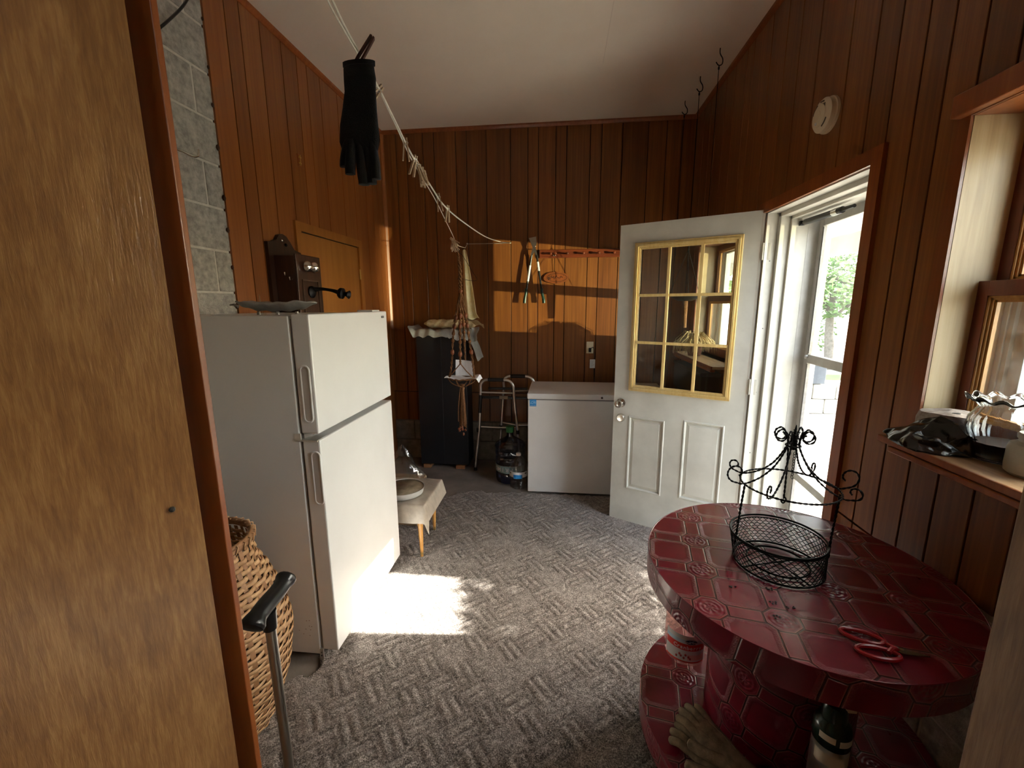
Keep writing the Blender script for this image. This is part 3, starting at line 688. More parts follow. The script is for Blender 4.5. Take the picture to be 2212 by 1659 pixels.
# yellow lite frame
lite = MB(); h = holes[0]
for o_, wd, y in ((-0.004, 0.012, 0.010), (0.008, 0.014, 0.014), (0.022, 0.010, 0.009), (0.030, 0.008, 0.004)):
    a, c, z0, z1 = h[0]+o_, h[1]-o_, h[2]+o_, h[3]-o_
    for q in (((a, -0.004, z0), (a+wd, y, z1)), ((c-wd, -0.004, z0), (c, y, z1)), ((a, -0.004, z0), (c, y, z0+wd)), ((a, -0.004, z1-wd), (c, y, z1))): lite.box(q[0], q[1], 0.002)
lite.build('lite_frame', YELLOW, d1, local=True)
gx = [0.138, 0.308, 0.497, 0.674]; gz = [1.013, 1.300, 1.605, 1.892]
for u in (0.308, 0.497): MB().box((u-0.010, -0.002, 1.005), (u+0.010, 0.010, 1.895), 0.003).build('muntin', YELLOW, d1, local=True)
for z in (1.300, 1.605): MB().box((0.132, -0.002, z-0.009), (0.680, 0.009, z+0.009), 0.003).build('muntin', YELLOW, d1, local=True)
for i in range(3):
    for k in range(3): MB().box((gx[i], -0.010, gz[k]), (gx[i+1], -0.007, gz[k+1])).build('pane', GLASSD, d1, local=True)
kn = MB(); Mk = Matrix.Rotation(-PI/2, 3, 'X')
kn.lathe([(0.001, 0), (0.031, 0), (0.031, 0.006), (0.014, 0.012), (0.013, 0.032), (0.022, 0.040), (0.027, 0.052), (0.024, 0.064), (0.012, 0.069), (0.001, 0.070)], (0.765, 0.0, 0.877), 24, M=Mk)
kn.build('door_knob', CHROME, d1, local=True)
db = MB(); db.lathe([(0.001, 0), (0.030, 0), (0.030, 0.006), (0.024, 0.014), (0.022, 0.020), (0.010, 0.021), (0.001, 0.021)], (0.762, 0.0, 0.772), 24, M=Mk); db.build('deadbolt', NICKEL, d1, local=True)
for z in (1.832, 1.07, 0.28):
    q = MB(); q.box((-0.004, -0.002, z-0.045), (0.001, 0.002, z+0.045)); q.box((-0.040, -0.001, z-0.045), (-0.004, 0.0015, z+0.045), 0.0005)
    q.tube([(-0.003, 0.004, z-0.046), (-0.003, 0.004, z+0.046)], 0.006, 8); q.build('hinge', WHITEP, d1, local=True)
st_ = MB(); st_.box((0.0, 0.0005, 0.018), (DW, 0.001, 0.022))
sweep = MB().box((0.002, -0.03, 0.006), (DW-0.002, 0.001, 0.018), 0.002).build('door_sweep', WHITEP, d1, local=True)

# ================================================================ floor covering
# loose laid sculpted carpet, edge follows the floor it covers
edge = [(-1.13,0.425),(-1.30,1.02),(-1.22,1.36),(-1.12,1.405),(-1.02,1.44),(-1.03,1.56),(-1.03,2.30),(-1.12,2.62),(-1.247,2.90),(-0.949,3.126),(-0.80,3.27),(-0.68,3.31),(-0.556,3.27),(-0.40,3.31),(-0.25,3.30),(0.3,3.31),(1.05,3.32),(1.05,0.425)]
def inside(x, y):
    r = False; n = len(edge)
    for i in range(n):
        x1, y1 = edge[i]; x2, y2 = edge[(i+1) % n]
        if (y1 > y) != (y2 > y) and x < (x2-x1)*(y-y1)/(y2-y1)+x1: r = not r
    return r
_rng = random.Random(3); cellkind = {}
def pile(x, y):
    a = math.radians(38); u = x*math.cos(a)+y*math.sin(a); v = -x*math.sin(a)+y*math.cos(a); T = 0.115
    i, k = math.floor(u/T), math.floor(v/T)
    if (i, k) not in cellkind: cellkind[(i, k)] = _rng.choice([0, 1, 0, 1, 2])
    w = cellkind[(i, k)] if _rng else 0
    if (i+k) % 2 == 0 and w != 2: w = 0
    elif w != 2: w = 1
    fu, fv = u/T-i, v/T-k
    if w == 2: return 0.8
    s = abs(((fu if w else fv)*3.0) % 1.0 - 0.5)*2
    e = min(1, 14*min(fu, 1-fu, fv, 1-fv)+0.2)
    return min(1.0, s*2.2)*e
x0, x1, y0, y1 = -1.32, 1.055, 0.42, 3.325; nu, nv = 300, 366
rn = random.Random(5)
def cfn(u, v):
    x = x0+(x1-x0)*u; y = y0+(y1-y0)*v
    return (x, y, 0.006 + 0.0068*pile(x, y) + rn.uniform(-0.0016, 0.0016))
cp = MB().grid(cfn, nu, nv, True, keep=lambda u, v: inside(x0+(x1-x0)*u + 0.012*math.sin(v*150), y0+(y1-y0)*v + 0.010*math.sin(u*170)))
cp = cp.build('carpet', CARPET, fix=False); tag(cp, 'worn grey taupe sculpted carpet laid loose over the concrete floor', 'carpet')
ca = cp.data.attributes.new('groove_shade', 'FLOAT', 'POINT'); ca.data.foreach_set('value', [min(1.0, max(0.0, (v_.co.z-0.006)/0.0068)) for v_ in cp.data.vertices])
md = cp.modifiers.new('thickness', 'SOLIDIFY'); md.thickness = 0.006; md.offset = -1
# sunlit door mat strip of concrete under the white door is the threshold of the outer door

# ================================================================ refrigerator
fr = thing('refrigerator', 'white two door refrigerator standing against the left wall', 'refrigerator', (-1.30, 1.90, 0.0))
MB().box((-1.625, 1.530, 0.030), (-1.032, 2.270, 1.512), 0.004).build('cabinet', ENAMEL, fr)
MB().box((-1.034, 1.545, 0.05), (-1.020, 2.255, 1.50)).build('door_gasket', GASKET, fr)
MB().box((-1.022, 1.531, 1.047), (-0.948, 2.269, 1.518), 0.006).build('freezer_door', ENAMEL, fr)
MB().box((-1.022, 1.531, 0.055), (-0.948, 2.269, 1.021), 0.006).build('lower_door', ENAMEL, fr)
def stadium(c, hw, hh, n=8):
    pts = []
    for i in range(n+1): a = PI*i/n; pts.append((c[0]+hw*math.cos(a), c[1], c[2]+hh-hw+hw*math.sin(a)))
    for i in range(n+1): a = PI+PI*i/n; pts.append((c[0]+hw*math.cos(a), c[1], c[2]-hh+hw+hw*math.sin(a)))
    return pts
HREC = mottled('recess_shade', (0.50,0.46,0.42), (0.56,0.52,0.48), 5, 0.45, 0.1)  # for a flat grip plate, the recess's shade put into darker enamel
for c, d in (((-0.983, 1.5305, 1.208), 'freezer'), ((-0.970, 1.5305, 0.860), 'lower')):
    p = [o for o in fr.children if o.name.startswith(d)][0]
    MB().tube(stadium(c, 0.0175, 0.112), 0.0042, 8, close=True).build('grip_rim', ENAMEL, p)
    MB().tube(stadium((c[0], c[1]+0.001, c[2]), 0.0095, 0.101), 0.0020, 8, close=True).build('grip_rim', ENAMEL, p)
    q = [(x, z) for x, y, z in stadium(c, 0.0160, 0.110)]; MB().prism(q, 0.002, 'y', 1.5290).build('finger_recess', HREC, p)
MB().box((-1.052, 1.527, 1.014), (-0.955, 1.60, 1.022), 0.001).build('hinge_bracket', ALU, fr)
MB().box((-1.052, 1.5275, 1.018), (-1.024, 1.531, 1.048), 0.001).build('hinge_bracket', ALU, fr)
MB().box((-1.034, 1.525, -0.0+0.012), (-1.016, 1.531, 0.062), 0.001).build('bottom_bracket', ALU, fr)
for z in (0.045, 0.03): MB().ball((-1.025, 1.5245, z), 0.0035, 8, 6).build('bracket_screw', DARKT, fr)
MB().box((-1.60, 1.56, 0.0), (-1.06, 2.24, 0.03)).build('base', BLACKP, fr)
MB().box((-1.05, 2.13, 1.512), (-0.965, 2.22, 1.526), 0.004).build('hinge_cover', ENAMEL, fr)
MB().box((-0.9485, 2.196, 1.483), (-0.9470, 2.228, 1.494)).build('badge', DARKT, fr)
g = MB(); g.box((-0.9472, 2.204, 1.4875), (-0.9468, 2.222, 1.4895)); g.build('badge_mark', LIGHTL, [o for o in fr.children if o.name.startswith('badge')][0])
o = MB()
for k in range(12): o.ball((-1.06-0.03*random.random()*3, 1.5295, 0.12+0.09*random.random()), 0.0016, 6, 4, (1.6, 0.4, 1))
o.build('scuffs', base_mat('rust', (0.16,0.09,0.05), 0.9)[0], fr, fix=False)['kind'] = 'stuff'

# leaf shaped pewter tray on the refrigerator
t = thing('leaf_tray', 'grey metal leaf shaped tray lying on top of the refrigerator', 'tray', (-1.16, 1.66, 1.513), math.radians(4))
def tray(u, v):
    a = (u-0.5)*2; w = 0.075*math.sqrt(max(0, 1-abs(a)**2.6))+0.002; b_ = (v-0.5)*2
    return (a*0.165, b_*w, 0.014 + 0.034*(b_*b_)*(1-abs(a)**5) + 0.034*abs(a)**3 + 0.0025*math.sin(a*16+b_*3))
MB().grid(tray, 40, 12).build('bowl', PEWTER, t, local=True).modifiers.new('thickness', 'SOLIDIFY').thickness = 0.003
MB().tube([(-0.165, 0, 0.034), (-0.185, 0.004, 0.042), (-0.20, 0.0, 0.040)], [0.006, 0.005, 0.003], 8).build('stem_handle', PEWTER, t, local=True)
for a in (-0.08, 0.0, 0.08): MB().tube([(a, 0, 0.0), (a, 0, 0.013)], [0.008, 0.006], 8).build('foot', PEWTER, t, local=True)
t = thing('wire_pick', 'thin bent wire standing up behind the leaf tray', 'wire', (-1.34, 1.80, 1.513))
MB().tube([(-1.24, 1.70, 1.515), (-1.30, 1.76, 1.519), (-1.335, 1.80, 1.56), (-1.345, 1.81, 1.60)], 0.0013, 6).build('wire', NICKEL, t)

# ================================================================ antique wall telephone
ph = thing('wall_telephone', 'antique dark wooden crank telephone mounted on the left wall', 'telephone', (LX, 2.46, 1.2))
px0 = LX
poly = [(2.315, 1.10), (2.625, 1.10), (2.625, 1.875), (2.56, 1.885), (2.525, 1.925), (2.49, 1.955), (2.455, 1.965), (2.42, 1.955), (2.395, 1.925), (2.36, 1.912), (2.315, 1.905)]
MB().prism(poly, 0.022, 'x', px0).build('backboard', DARKWOOD, ph)
MB().box((px0+0.020, 2.355, 1.16), (-1.512, 2.598, 1.835), 0.006).build('box', DARKWOOD, ph)
f = MB(); f.box((-1.513, 2.352, 1.155), (-1.500, 2.603, 1.842), 0.005); dr = f.build('front_door', DARKWOOD, ph)
f = MB()
for q in (((-1.5005, 2.395, 1.20), (-1.496, 2.401, 1.70)), ((-1.5005, 2.555, 1.20), (-1.496, 2.561, 1.70)), ((-1.5005, 2.395, 1.694), (-1.496, 2.561, 1.70))): f.box(*q)
f.build('panel_bead', wood('bead_wood', (0.06,0.035,0.022), (0.10,0.06,0.04), (0.15,0.10,0.07), 0.35), dr)
for y in (2.435, 2.505):
    q = MB(); q.lathe([(0.001, 0.0), (0.004, 0), (0.004, 0.012), (0.034, 0.014), (0.032, 0.024), (0.024, 0.036), (0.010, 0.044), (0.001, 0.045)], (-1.50, y, 1.775), 20, M=Matrix.Rotation(PI/2, 3, 'Y'))
    q.build('bell', NICKEL, ph)
MB().tube([(-1.49, 2.47, 1.79), (-1.475, 2.47, 1.76)], 0.003, 6).build('clapper', NICKEL, ph)
q = MB(); q.lathe([(0.001,0),(0.034,0),(0.036,0.006),(0.026,0.014),(0.014,0.020),(0.001,0.021)], (-1.498, 2.48, 1.63), 20, M=Matrix.Rotation(PI/2, 3, 'Y') )
q.build('arm_base', IRON, ph)
arm = smooth_path([(-1.48, 2.48, 1.645), (-1.44, 2.50, 1.648), (-1.39, 2.515, 1.640), (-1.355, 2.53, 1.628)], 5)
MB().tube(arm, [0.015 - 0.006*math.sin(PI*i/(len(arm)-1)) for i in range(len(arm))], 10).build('transmitter_arm', IRON, ph)
q = MB(); Mt = Matrix.Rotation(math.radians(100), 3, 'Y')
q.lathe([(0.001,-0.018),(0.026,-0.018),(0.033,-0.010),(0.033,0.008),(0.022,0.014),(0.012,0.018),(0.014,0.030),(0.024,0.045),(0.026,0.047),(0.018,0.040),(0.008,0.028),(0.001,0.026)], (-1.335, 2.53, 1.622), 20, M=Mt)
q.build('transmitter', IRON, ph)
MB().tube([(-1.60, 2.60, 1.45), (-1.60, 2.63, 1.45), (-1.60, 2.635, 1.40), (-1.60, 2.66, 1.40)], 0.006, 8).build('crank', IRON, ph)
MB().tube(smooth_path([(-1.56, 2.353, 1.72), (-1.56, 2.335, 1.715), (-1.55, 2.315, 1.72), (-1.545, 2.305, 1.735)], 4), 0.0035, 8).build('receiver_hook', NICKEL, ph)
MB().tube(smooth_path([(-1.53, 2.353, 1.70), (-1.53, 2.335, 1.69), (-1.525, 2.318, 1.695), (-1.52, 2.308, 1.71)], 4), 0.0035, 8).build('receiver_hook', NICKEL, ph)
MB().ball((px0+0.024, 2.44, 1.925), 0.008, 10, 8).build('mounting_screw', NICKEL, ph); MB().ball((px0+0.024, 2.475, 1.905), 0.010, 10, 8).build('mounting_screw', IRON, ph)

# small latch high on the panelling, hook and cable on the block wall
t = thing('wall_latch', 'small brass sliding latch high on the left panelling', 'latch', (LX, 2.73, 2.45))
MB().box((LX, 2.712, 2.415), (LX+0.004, 2.748, 2.487), 0.001).build('plate', TRIM, t)
MB().tube([(LX+0.008, 2.73, 2.42), (LX+0.008, 2.73, 2.482)], 0.004, 8).build('bolt', BRASS, t)
MB().box((LX+0.003, 2.718, 2.43), (LX+0.010, 2.742, 2.438), 0.001).build('staple', BRASS, t); MB().box((LX+0.003, 2.718, 2.464), (LX+0.010, 2.742, 2.472), 0.001).build('staple', BRASS, t)
t = MB().tube(smooth_path([(XL, 1.795, 2.235), (XL+0.012, 1.80, 2.215), (XL+0.03, 1.815, 2.205), (XL+0.045, 1.85, 2.195), (XL+0.055, 1.875, 2.205), (XL+0.052, 1.885, 2.235)], 5), 0.0035, 8).build('wire_hook', NICKEL)
tag(t, 'bent wire hook sticking out of the grey block wall', 'hook')
t = MB().tube(smooth_path([(XL+0.012, 1.50, 2.50), (XL+0.03, 1.66, 2.54), (XL+0.03, 1.75, 2.618), (XL+0.03, 1.85, 2.726), (XL+0.03, 1.945, 2.845), (XL+0.02, 2.02, 2.98), (XL+0.012, 2.03, 3.095)], 5), 0.0055, 8).build('cable', BLACKP)
tag(t, 'black cable running up the grey block wall to the ceiling', 'cable')

# ================================================================ hamper basket, woven
hb = thing('wicker_hamper', 'tall round woven splint basket beside the refrigerator', 'basket', (-1.235, 1.215, 0.0))
hc = (-1.235, 1.215)
def hr(z):
    P = [(0.0, 0.165), (0.10, 0.205), (0.22, 0.240), (0.36, 0.258), (0.48, 0.240), (0.58, 0.205), (0.66, 0.170), (0.71, 0.155), (0.75, 0.160)]
    for (a, r0), (c, r1) in zip(P, P[1:]):
        if a <= z <= c: t = (z-a)/(c-a); t = t*t*(3-2*t)*0.4+t*0.6; return r0+(r1-r0)*t
    return P[-1][1]
NS = 34
for k in range(NS):
    q = 2*PI*k/NS; mb = MB(); vs = []
    for i in range(15):
        z = 0.012+0.715*i/14; r = hr(z)-0.001; w = 0.0085
        for d in (-w, w):
            a = q + d/r; vs.append((hc[0]+r*math.cos(a), hc[1]+r*math.sin(a), z))
    mb.add(vs, [(2*i, 2*i+1, 2*i+3, 2*i+2) for i in range(14)], True)
    mb.build('stake', WICKERD, hb, fix=False)
rows = 38
for j in range(rows):
    z = 0.014 + 0.0187*j; mb = MB(); vs = []; n = NS*4; hh = 0.0074
    for i in range(n):
        q = 2*PI*i/n; ph_ = (q*NS/2 + (PI if j % 2 else 0)); off = 0.0042*math.cos(ph_)
        for dz in (-hh, hh):
            zz = z+dz + 0.0022*math.sin(q*5+j); r = hr(min(max(zz, 0), .75))+0.001+off
            vs.append((hc[0]+r*math.cos(q), hc[1]+r*math.sin(q), zz))
    mb.add(vs, [(2*i, (2*i+2) % (2*n), (2*i+3) % (2*n), 2*i+1) for i in range(n)], True)
    o = mb.build('weaver', WICKER, hb, fix=False)
    o.modifiers.new('thickness', 'SOLIDIFY').thickness = 0.0018
for dz, r in ((0.737, 0.161), (0.748, 0.158)):
    MB().tube([(hc[0]+r*math.cos(2*PI*i/40), hc[1]+r*math.sin(2*PI*i/40), dz+0.002*math.sin(i*2.1)) for i in range(40)], 0.0085, 8, close=True, flat=1.2).build('rim', WICKERD, hb, fix=False)
mb = MB()
for i in range(34):
    q = 2*PI*i/34; r = 0.160
    mb.tube([(hc[0]+(r+0.011)*math.cos(q), hc[1]+(r+0.011)*math.sin(q), 0.730), (hc[0]+(r+0.013)*math.cos(q+0.05), hc[1]+(r+0.013)*math.sin(q+0.05), 0.752), (hc[0]+(r-0.012)*math.cos(q+0.09), hc[1]+(r-0.012)*math.sin(q+0.09), 0.756)], 0.0028, 5)
mb.build('rim_lashing', WICKER, hb, fix=False)
MB().lathe([(0.0005, 0.012), (0.16, 0.012)], (hc[0], hc[1], 0), 24).build('bottom', WICKERD, hb, fix=False)

# ================================================================ walking cane
cn = thing('walking_cane', 'metal walking cane with a glossy black derby handle', 'cane', (-0.605, 0.735, 0.0))
MB().tube([(-0.605, 0.745, 0.03), (-0.595, 0.722, 0.905)], 0.0105, 14).build('shaft', STAINL, cn)
MB().tube([(-0.6055, 0.746, 0.012), (-0.605, 0.745, 0.05)], [0.017, 0.013], 12).build('rubber_tip', BLACKP, cn)
MB().tube([(-0.5955, 0.7225, 0.885), (-0.594, 0.72, 0.928)], [0.0135, 0.016], 12).build('collar', BLACKP, cn)
hp = smooth_path([(-0.587, 0.662, 0.933), (-0.589, 0.680, 0.942), (-0.593, 0.715, 0.945), (-0.598, 0.755, 0.943), (-0.601, 0.785, 0.947), (-0.603, 0.800, 0.952)], 5)
nn = len(hp); rr = []
for i in range(nn):
    t_ = i/(nn-1); rr.append(0.0180 + 0.0065*max(0, 1-abs(t_-0.10)/0.14) + 0.0045*max(0, 1-abs(t_-0.90)/0.14) - (0.012 if i in (0, nn-1) else 0.0))
MB().tube(hp, rr, 16).build('handle', BLACKP, cn)

# ================================================================ chest freezer
cf = thing('chest_freezer', 'white chest freezer against the back wall, partly behind the open door', 'freezer', (0.32, 3.65, 0.0))
MB().box((-0.252, 3.322, 0.018), (0.86, 3.872, 0.800), 0.006).build('body', FREEZ, cf)
MB().box((-0.25, 3.325, 0.800), (0.855, 3.868, 0.808)).build('lid_seal', GASKET, cf)
MB().box((-0.258, 3.315, 0.808), (0.866, 3.880, 0.852), 0.008).build('lid', FREEZ, cf)
for x in (-0.2, 0.8): MB().box((x-0.02, 3.36, 0), (x+0.02, 3.40, 0.02)).build('foot', BLACKP, cf)
lk = MB().tube([(0.330, 3.320, 0.829), (0.330, 3.309, 0.829)], 0.0085, 14).build('lock', DARKT, cf)
MB().tube([(0.330, 3.3092, 0.829), (0.330, 3.3080, 0.829)], 0.004, 10).build('keyway', CHROME, lk)
st = MB().box((-0.236, 3.3205, 0.748), (-0.184, 3.322, 0.803)).build('sticker', BLUE, cf)
q = MB(); q.tube(smooth_path([(-0.230, 3.3203, 0.772), (-0.214, 3.3203, 0.790), (-0.194, 3.3203, 0.786), (-0.189, 3.3203, 0.776)], 5), 0.0013, 6)
q.tube(smooth_path([(-0.230, 3.3203, 0.772), (-0.213, 3.3203, 0.770), (-0.203, 3.3203, 0.780), (-0.192, 3.3203, 0.770)], 5), 0.0016, 6)
q.build('swoosh', SKYL, st)
text_mb('ENERGY STAR', 0.0075, Matrix.Translation((-0.210, 3.3202, 0.7545)) @ Matrix.Rotation(PI/2, 4, 'X'), 0.0002).build('lettering', LIGHTL, st)

# ================================================================ black cabinet and what lies on it
bc = thing('black_cabinet', 'tall narrow black cabinet raised on wooden blocks in the far left corner', 'cabinet', (-1.09, 3.92, 0.0))
MB().box((-1.318, 3.815, 0.035), (-0.855, 4.035, 1.325), 0.004).build('body', BLACKM, bc)
MB().box((-1.320, 3.800, 0.040), (-1.0875, 3.816, 1.320), 0.003).build('door', BLACKM, bc); MB().box((-1.086, 3.800, 0.040), (-0.853, 3.816, 1.320), 0.003).build('door', BLACKM, bc)
WB = wood('scrap_wood', (0.22,0.09,0.035), (0.34,0.15,0.06), (0.44,0.22,0.10), 0.7, (40,40,40), 0, 0.3)
for i, x in enumerate((-1.262, -0.935)):
    o = MB().box((x-0.036-0.008*i, 3.79, 0.0), (x+0.036+0.008*i, 3.90, 0.035), 0.002).build('wood_block', WB); tag(o, ['left', 'right'][i] + ' scrap wood block propping up the black cabinet', 'wood block')
# plastic sheet draped over the cabinet top
def sheet(u, v):
    x = -1.375 + 0.675*u; y = 3.745 + 0.31*v
    dx = max(0, -1.328-x, x+0.845); dy = max(0, 3.795-y); dd = max(dx*1.5, dy*1.7)
    z = 1.331 + 0.004*math.sin(x*31+y*17) + 0.003*math.sin(x*83)
    if dd > 0:
        z -= dd*(1.0 if x > -1.0 else 0.75) + 0.008*math.sin(x*60)
    if x > -0.845: z -= (x+0.845)*0.35; x = -0.845 + (x+0.845)*0.75
    if x < -1.328: z += (-1.328-x)*1.75; 
    return (x, min(y, 4.04), z)
o = MB().grid(sheet, 44, 20).build('plastic_sheet', SHEET, fix=False); tag(o, 'crumpled translucent plastic sheet draped over the black cabinet top', 'plastic sheet')
fl2 = MB().grid(lambda u, v: (-0.80+0.075*u*(1-0.4*v)+0.006*math.sin(v*9), 3.80+0.02*math.sin(u*5), 1.345-0.13*v+0.012*u), 8, 8)
o = fl2.build('sheet_corner', SHEET, o, fix=False)
# rolled gold cloth
def roll(u, v):
    a = 2*PI*v; t_ = u; x = -1.262 + 0.505*u
    r = 0.044*(1-0.35*abs(2*t_-0.9)**3) + 0.0035*math.sin(u*34+a*2) + 0.002*math.sin(u*71+a*5)
    e = min(1, 9*u+0.25, 9*(1-u)+0.35)
    return (x, 3.885 + 1.35*r*e*math.cos(a) + 0.01*math.sin(u*6), 1.380 + 0.9*r*e*math.sin(a) - 0.006*u)
o = MB().grid(roll, 60, 26).build('rolled_cloth', TANCLOTH, fix=False); tag(o, 'crumpled gold patterned cloth rolled up on the black cabinet', 'cloth')

# tablecloth hanging from a wire hanger, foot resting on the cabinet
def cloth(u, v):
    z = 2.012 - 0.585*v; w = 0.034 + 0.085*v**0.8 + (0.03*max(0, v-0.93)/0.07)
    x = -0.850 + 0.035*v + (u-0.35)*w*1.0
    y = 3.79 + 0.016*math.cos(u*2*PI*1.5)*(0.4+v) + 0.006*math.sin(v*7+u*5)
    return (x, y, z + 0.012*math.sin(u*PI)*(1-v) + 0.010*math.sin(u*9)*v)
o = MB().grid(cloth, 28, 50).build('hanging_tablecloth', CREAM, fix=False); tag(o, 'pale yellow patterned tablecloth hanging in long folds beside the macrame', 'tablecloth'); o.modifiers.new('thickness', 'SOLIDIFY').thickness = 0.0025
def cloth2(u, v):
    return (-0.865 + 0.17*u, 3.775 + 0.10*v + 0.008*math.sin(u*9), 1.445 - 0.055*u - 0.045*v + 0.010*math.sin(u*11+v*6))
MB().grid(cloth2, 24, 14).build('trailing_hem', TANCLOTH, o, fix=False)
t = thing('wire_hanger', 'dark wire coat hanger hooked behind the macrame cords', 'hanger', (-0.75, 3.45, 1.93))
MB().tube(smooth_path([(-0.815, 3.45, 1.985), (-0.805, 3.45, 1.955), (-0.790, 3.45, 1.945)], 4)+[Vector((-0.70, 3.45, 1.80)), Vector((-0.672, 3.45, 1.755)), Vector((-0.676, 3.45, 1.742)), Vector((-0.70, 3.45, 1.738)), Vector((-0.83, 3.45, 1.757))], 0.0018, 6).build('wire', IRON, t)

# ================================================================ folded walker
wk = thing('folding_walker', 'folded aluminium walking frame with dark grips leaning by the back wall', 'walker', (-0.52, 3.83, 0.0))
def frm(pts, r=0.0125): return MB().tube(pts, r, 12)
yA, yB_ = 3.80, 3.955
A_ = [(-0.786, yA-0.02, 0.01), (-0.740, yA, 0.45), (-0.726, yA, 0.78)] + arc((-0.660, yA, 0.808), 0.066, PI, PI/2, 6) + arc((-0.497, yA, 0.796), 0.078, PI/2, 0, 6) + [(-0.414, yA, 0.70), (-0.385, yA, 0.40), (-0.372, yA, 0.26), (-0.355, yA-0.01, 0.01)]
frm(A_).build('side_frame', ALU, wk)
B_ = [(-0.585, yB_-0.03, 0.01), (-0.560, yB_, 0.35), (-0.530, yB_, 0.78)] + arc((-0.468, yB_, 0.818), 0.066, PI, PI/2, 6) + arc((-0.315, yB_, 0.808), 0.076, PI/2, 0, 6) + [(-0.222, yB_, 0.70), (-0.19, yB_, 0.3), (-0.17, yB_-0.01, 0.01)]
frm(B_).build('side_frame', ALU, wk)
MB().tube([(-0.655, yA, 0.874), (-0.510, yA, 0.874)], 0.018, 14).build('hand_grip', BLACKP, wk); MB().tube([(-0.465, yB_, 0.884), (-0.325, yB_, 0.884)], 0.018, 14).build('hand_grip', BLACKP, wk)
frm([(-0.728, yA, 0.755), (-0.415, yA, 0.752)], 0.0085).build('cross_bar', ALU, wk); frm([(-0.425, yB_-0.06, 0.75), (-0.235, yB_, 0.75)], 0.0085).build('cross_bar', ALU, wk)
MB().box((-0.725, yA+0.02, 0.690), (-0.27, yA+0.045, 0.712), 0.004).build('front_brace', BLACKP, wk); MB().tube([(-0.66, yA+0.04, 0.785), (-0.30, yA+0.05, 0.785)], 0.012, 10).build('fold_bar', BLACKP, wk)
MB().box((-0.555, yA+0.012, 0.690), (-0.475, yA+0.022, 0.722), 0.003).build('release_clip', mottled('clip_tan', (0.30,0.24,0.17), (0.36,0.29,0.21), 20, 0.5, 0), wk)
frm([(-0.752, yA, 0.425), (-0.565, yA+0.05, 0.405), (-0.388, yA, 0.425)], 0.008).build('lower_brace', ALU, wk); frm([(-0.56, yB_, 0.43), (-0.40, yB_-0.03, 0.41), (-0.20, yB_, 0.41)], 0.008).build('lower_brace', ALU, wk)
for p in ((-0.757, yA, 0.395), (-0.382, yA, 0.385), (-0.562, yB_-.005, 0.385)): MB().tube([(p[0], p[1], p[2]-0.02), (p[0], p[1], p[2]+0.015)], 0.0165, 10).build('leg_clamp', BLACKP, wk)
MB().tube([(-0.7275, yA, 0.73), (-0.738, yA, 0.56)], 0.0155, 10).build('leg_sleeve', BLACKP, wk)
for p in ((-0.786, yA-0.02), (-0.355, yA-0.01), (-0.585, yB_-0.03), (-0.17, yB_-0.01)): MB().tube([(p[0], p[1], 0.0), (p[0], p[1], 0.03)], [0.019, 0.014], 10).build('rubber_tip', BLACKP, wk)

# ================================================================ water bottles
wj = thing('water_jug', 'large dark water cooler jug with a green cap', 'water jug', (-0.430, 3.60, 0.0))
prof = [(0.001, 0.003), (0.105, 0.002), (0.125, 0.012), (0.128, 0.03), (0.128, 0.085), (0.124, 0.092), (0.129, 0.10), (0.129, 0.165), (0.124, 0.172), (0.129, 0.182), (0.129, 0.225), (0.122, 0.234), (0.131, 0.248), (0.133, 0.275), (0.125, 0.288), (0.134, 0.300), (0.136, 0.330), (0.120, 0.352), (0.080, 0.380), (0.045, 0.398), (0.031, 0.410), (0.029, 0.445), (0.033, 0.450), (0.033, 0.462), (0.001, 0.463)]
MB().lathe(prof, (-0.430, 3.60, 0), 36).build('bottle', JUG, wj)
MB().lathe([(0.001, 0.004), (0.122, 0.006), (0.124, 0.075), (0.001, 0.076)], (-0.430, 3.60, 0), 32).build('water', base_mat('deep_water', (0.004,0.010,0.045), 0.15)[0], wj)
MB().lathe([(0.036, 0.445), (0.037, 0.450), (0.036, 0.490), (0.033, 0.496), (0.001, 0.497)], (-0.430, 3.60, 0), 24).build('cap', GREENC, wj)
lb = MB(); vs = []
for i in range(25):
    a = math.radians(178 + 170*i/24)
    for z in (0.104, 0.166): vs.append((-0.430+0.1305*math.cos(a), 3.60+0.1305*math.sin(a), z))
lb.add(vs, [(2*i, 2*i+2, 2*i+3, 2*i+1) for i in range(24)], True); lb = lb.build('label_band', TEAL, wj, fix=False)
for i, chh in enumerate('OMIRP'):
    a = math.radians(212 + 17.5*i); M_ = Matrix.Translation((-0.430+0.1312*math.cos(a), 3.60+0.1312*math.sin(a), 0.136)) @ Matrix.Rotation(a+PI/2, 4, 'Z') @ Matrix.Rotation(PI/2, 4, 'X') @ Matrix.Rotation(PI, 4, 'Z')
    text_mb(chh, 0.050, M_, 0.0004, 0.0008).build('letter', LIGHTL, lb)
gb_ = thing('water_bottle', 'clear ribbed gallon water bottle with a white cap and blue label', 'water bottle', (-0.340, 3.445, 0.0))
prof = [(0.001, 0.004), (0.060, 0.003), (0.072, 0.012)]
for k in range(5): prof += [(0.074, 0.018+0.014*k), (0.070, 0.025+0.014*k)]
prof += [(0.076, 0.095), (0.076, 0.160), (0.078, 0.170), (0.076, 0.190), (0.064, 0.225), (0.042, 0.262), (0.024, 0.280), (0.019, 0.290), (0.019, 0.300), (0.001, 0.301)]
MB().lathe(prof, (-0.340, 3.445, 0), 28, wave=lambda i, q, r, z: (r*(1+0.03*math.sin(q*9+z*70)) if 0.165 < z < 0.27 or z < 0.09 else r, z)).build('bottle', CLEARPL, gb_)
MB().lathe([(0.001, 0.285), (0.021, 0.286), (0.021, 0.306), (0.018, 0.309), (0.001, 0.309)], (-0.340, 3.445, 0), 18).build('cap', LIGHTL, gb_)
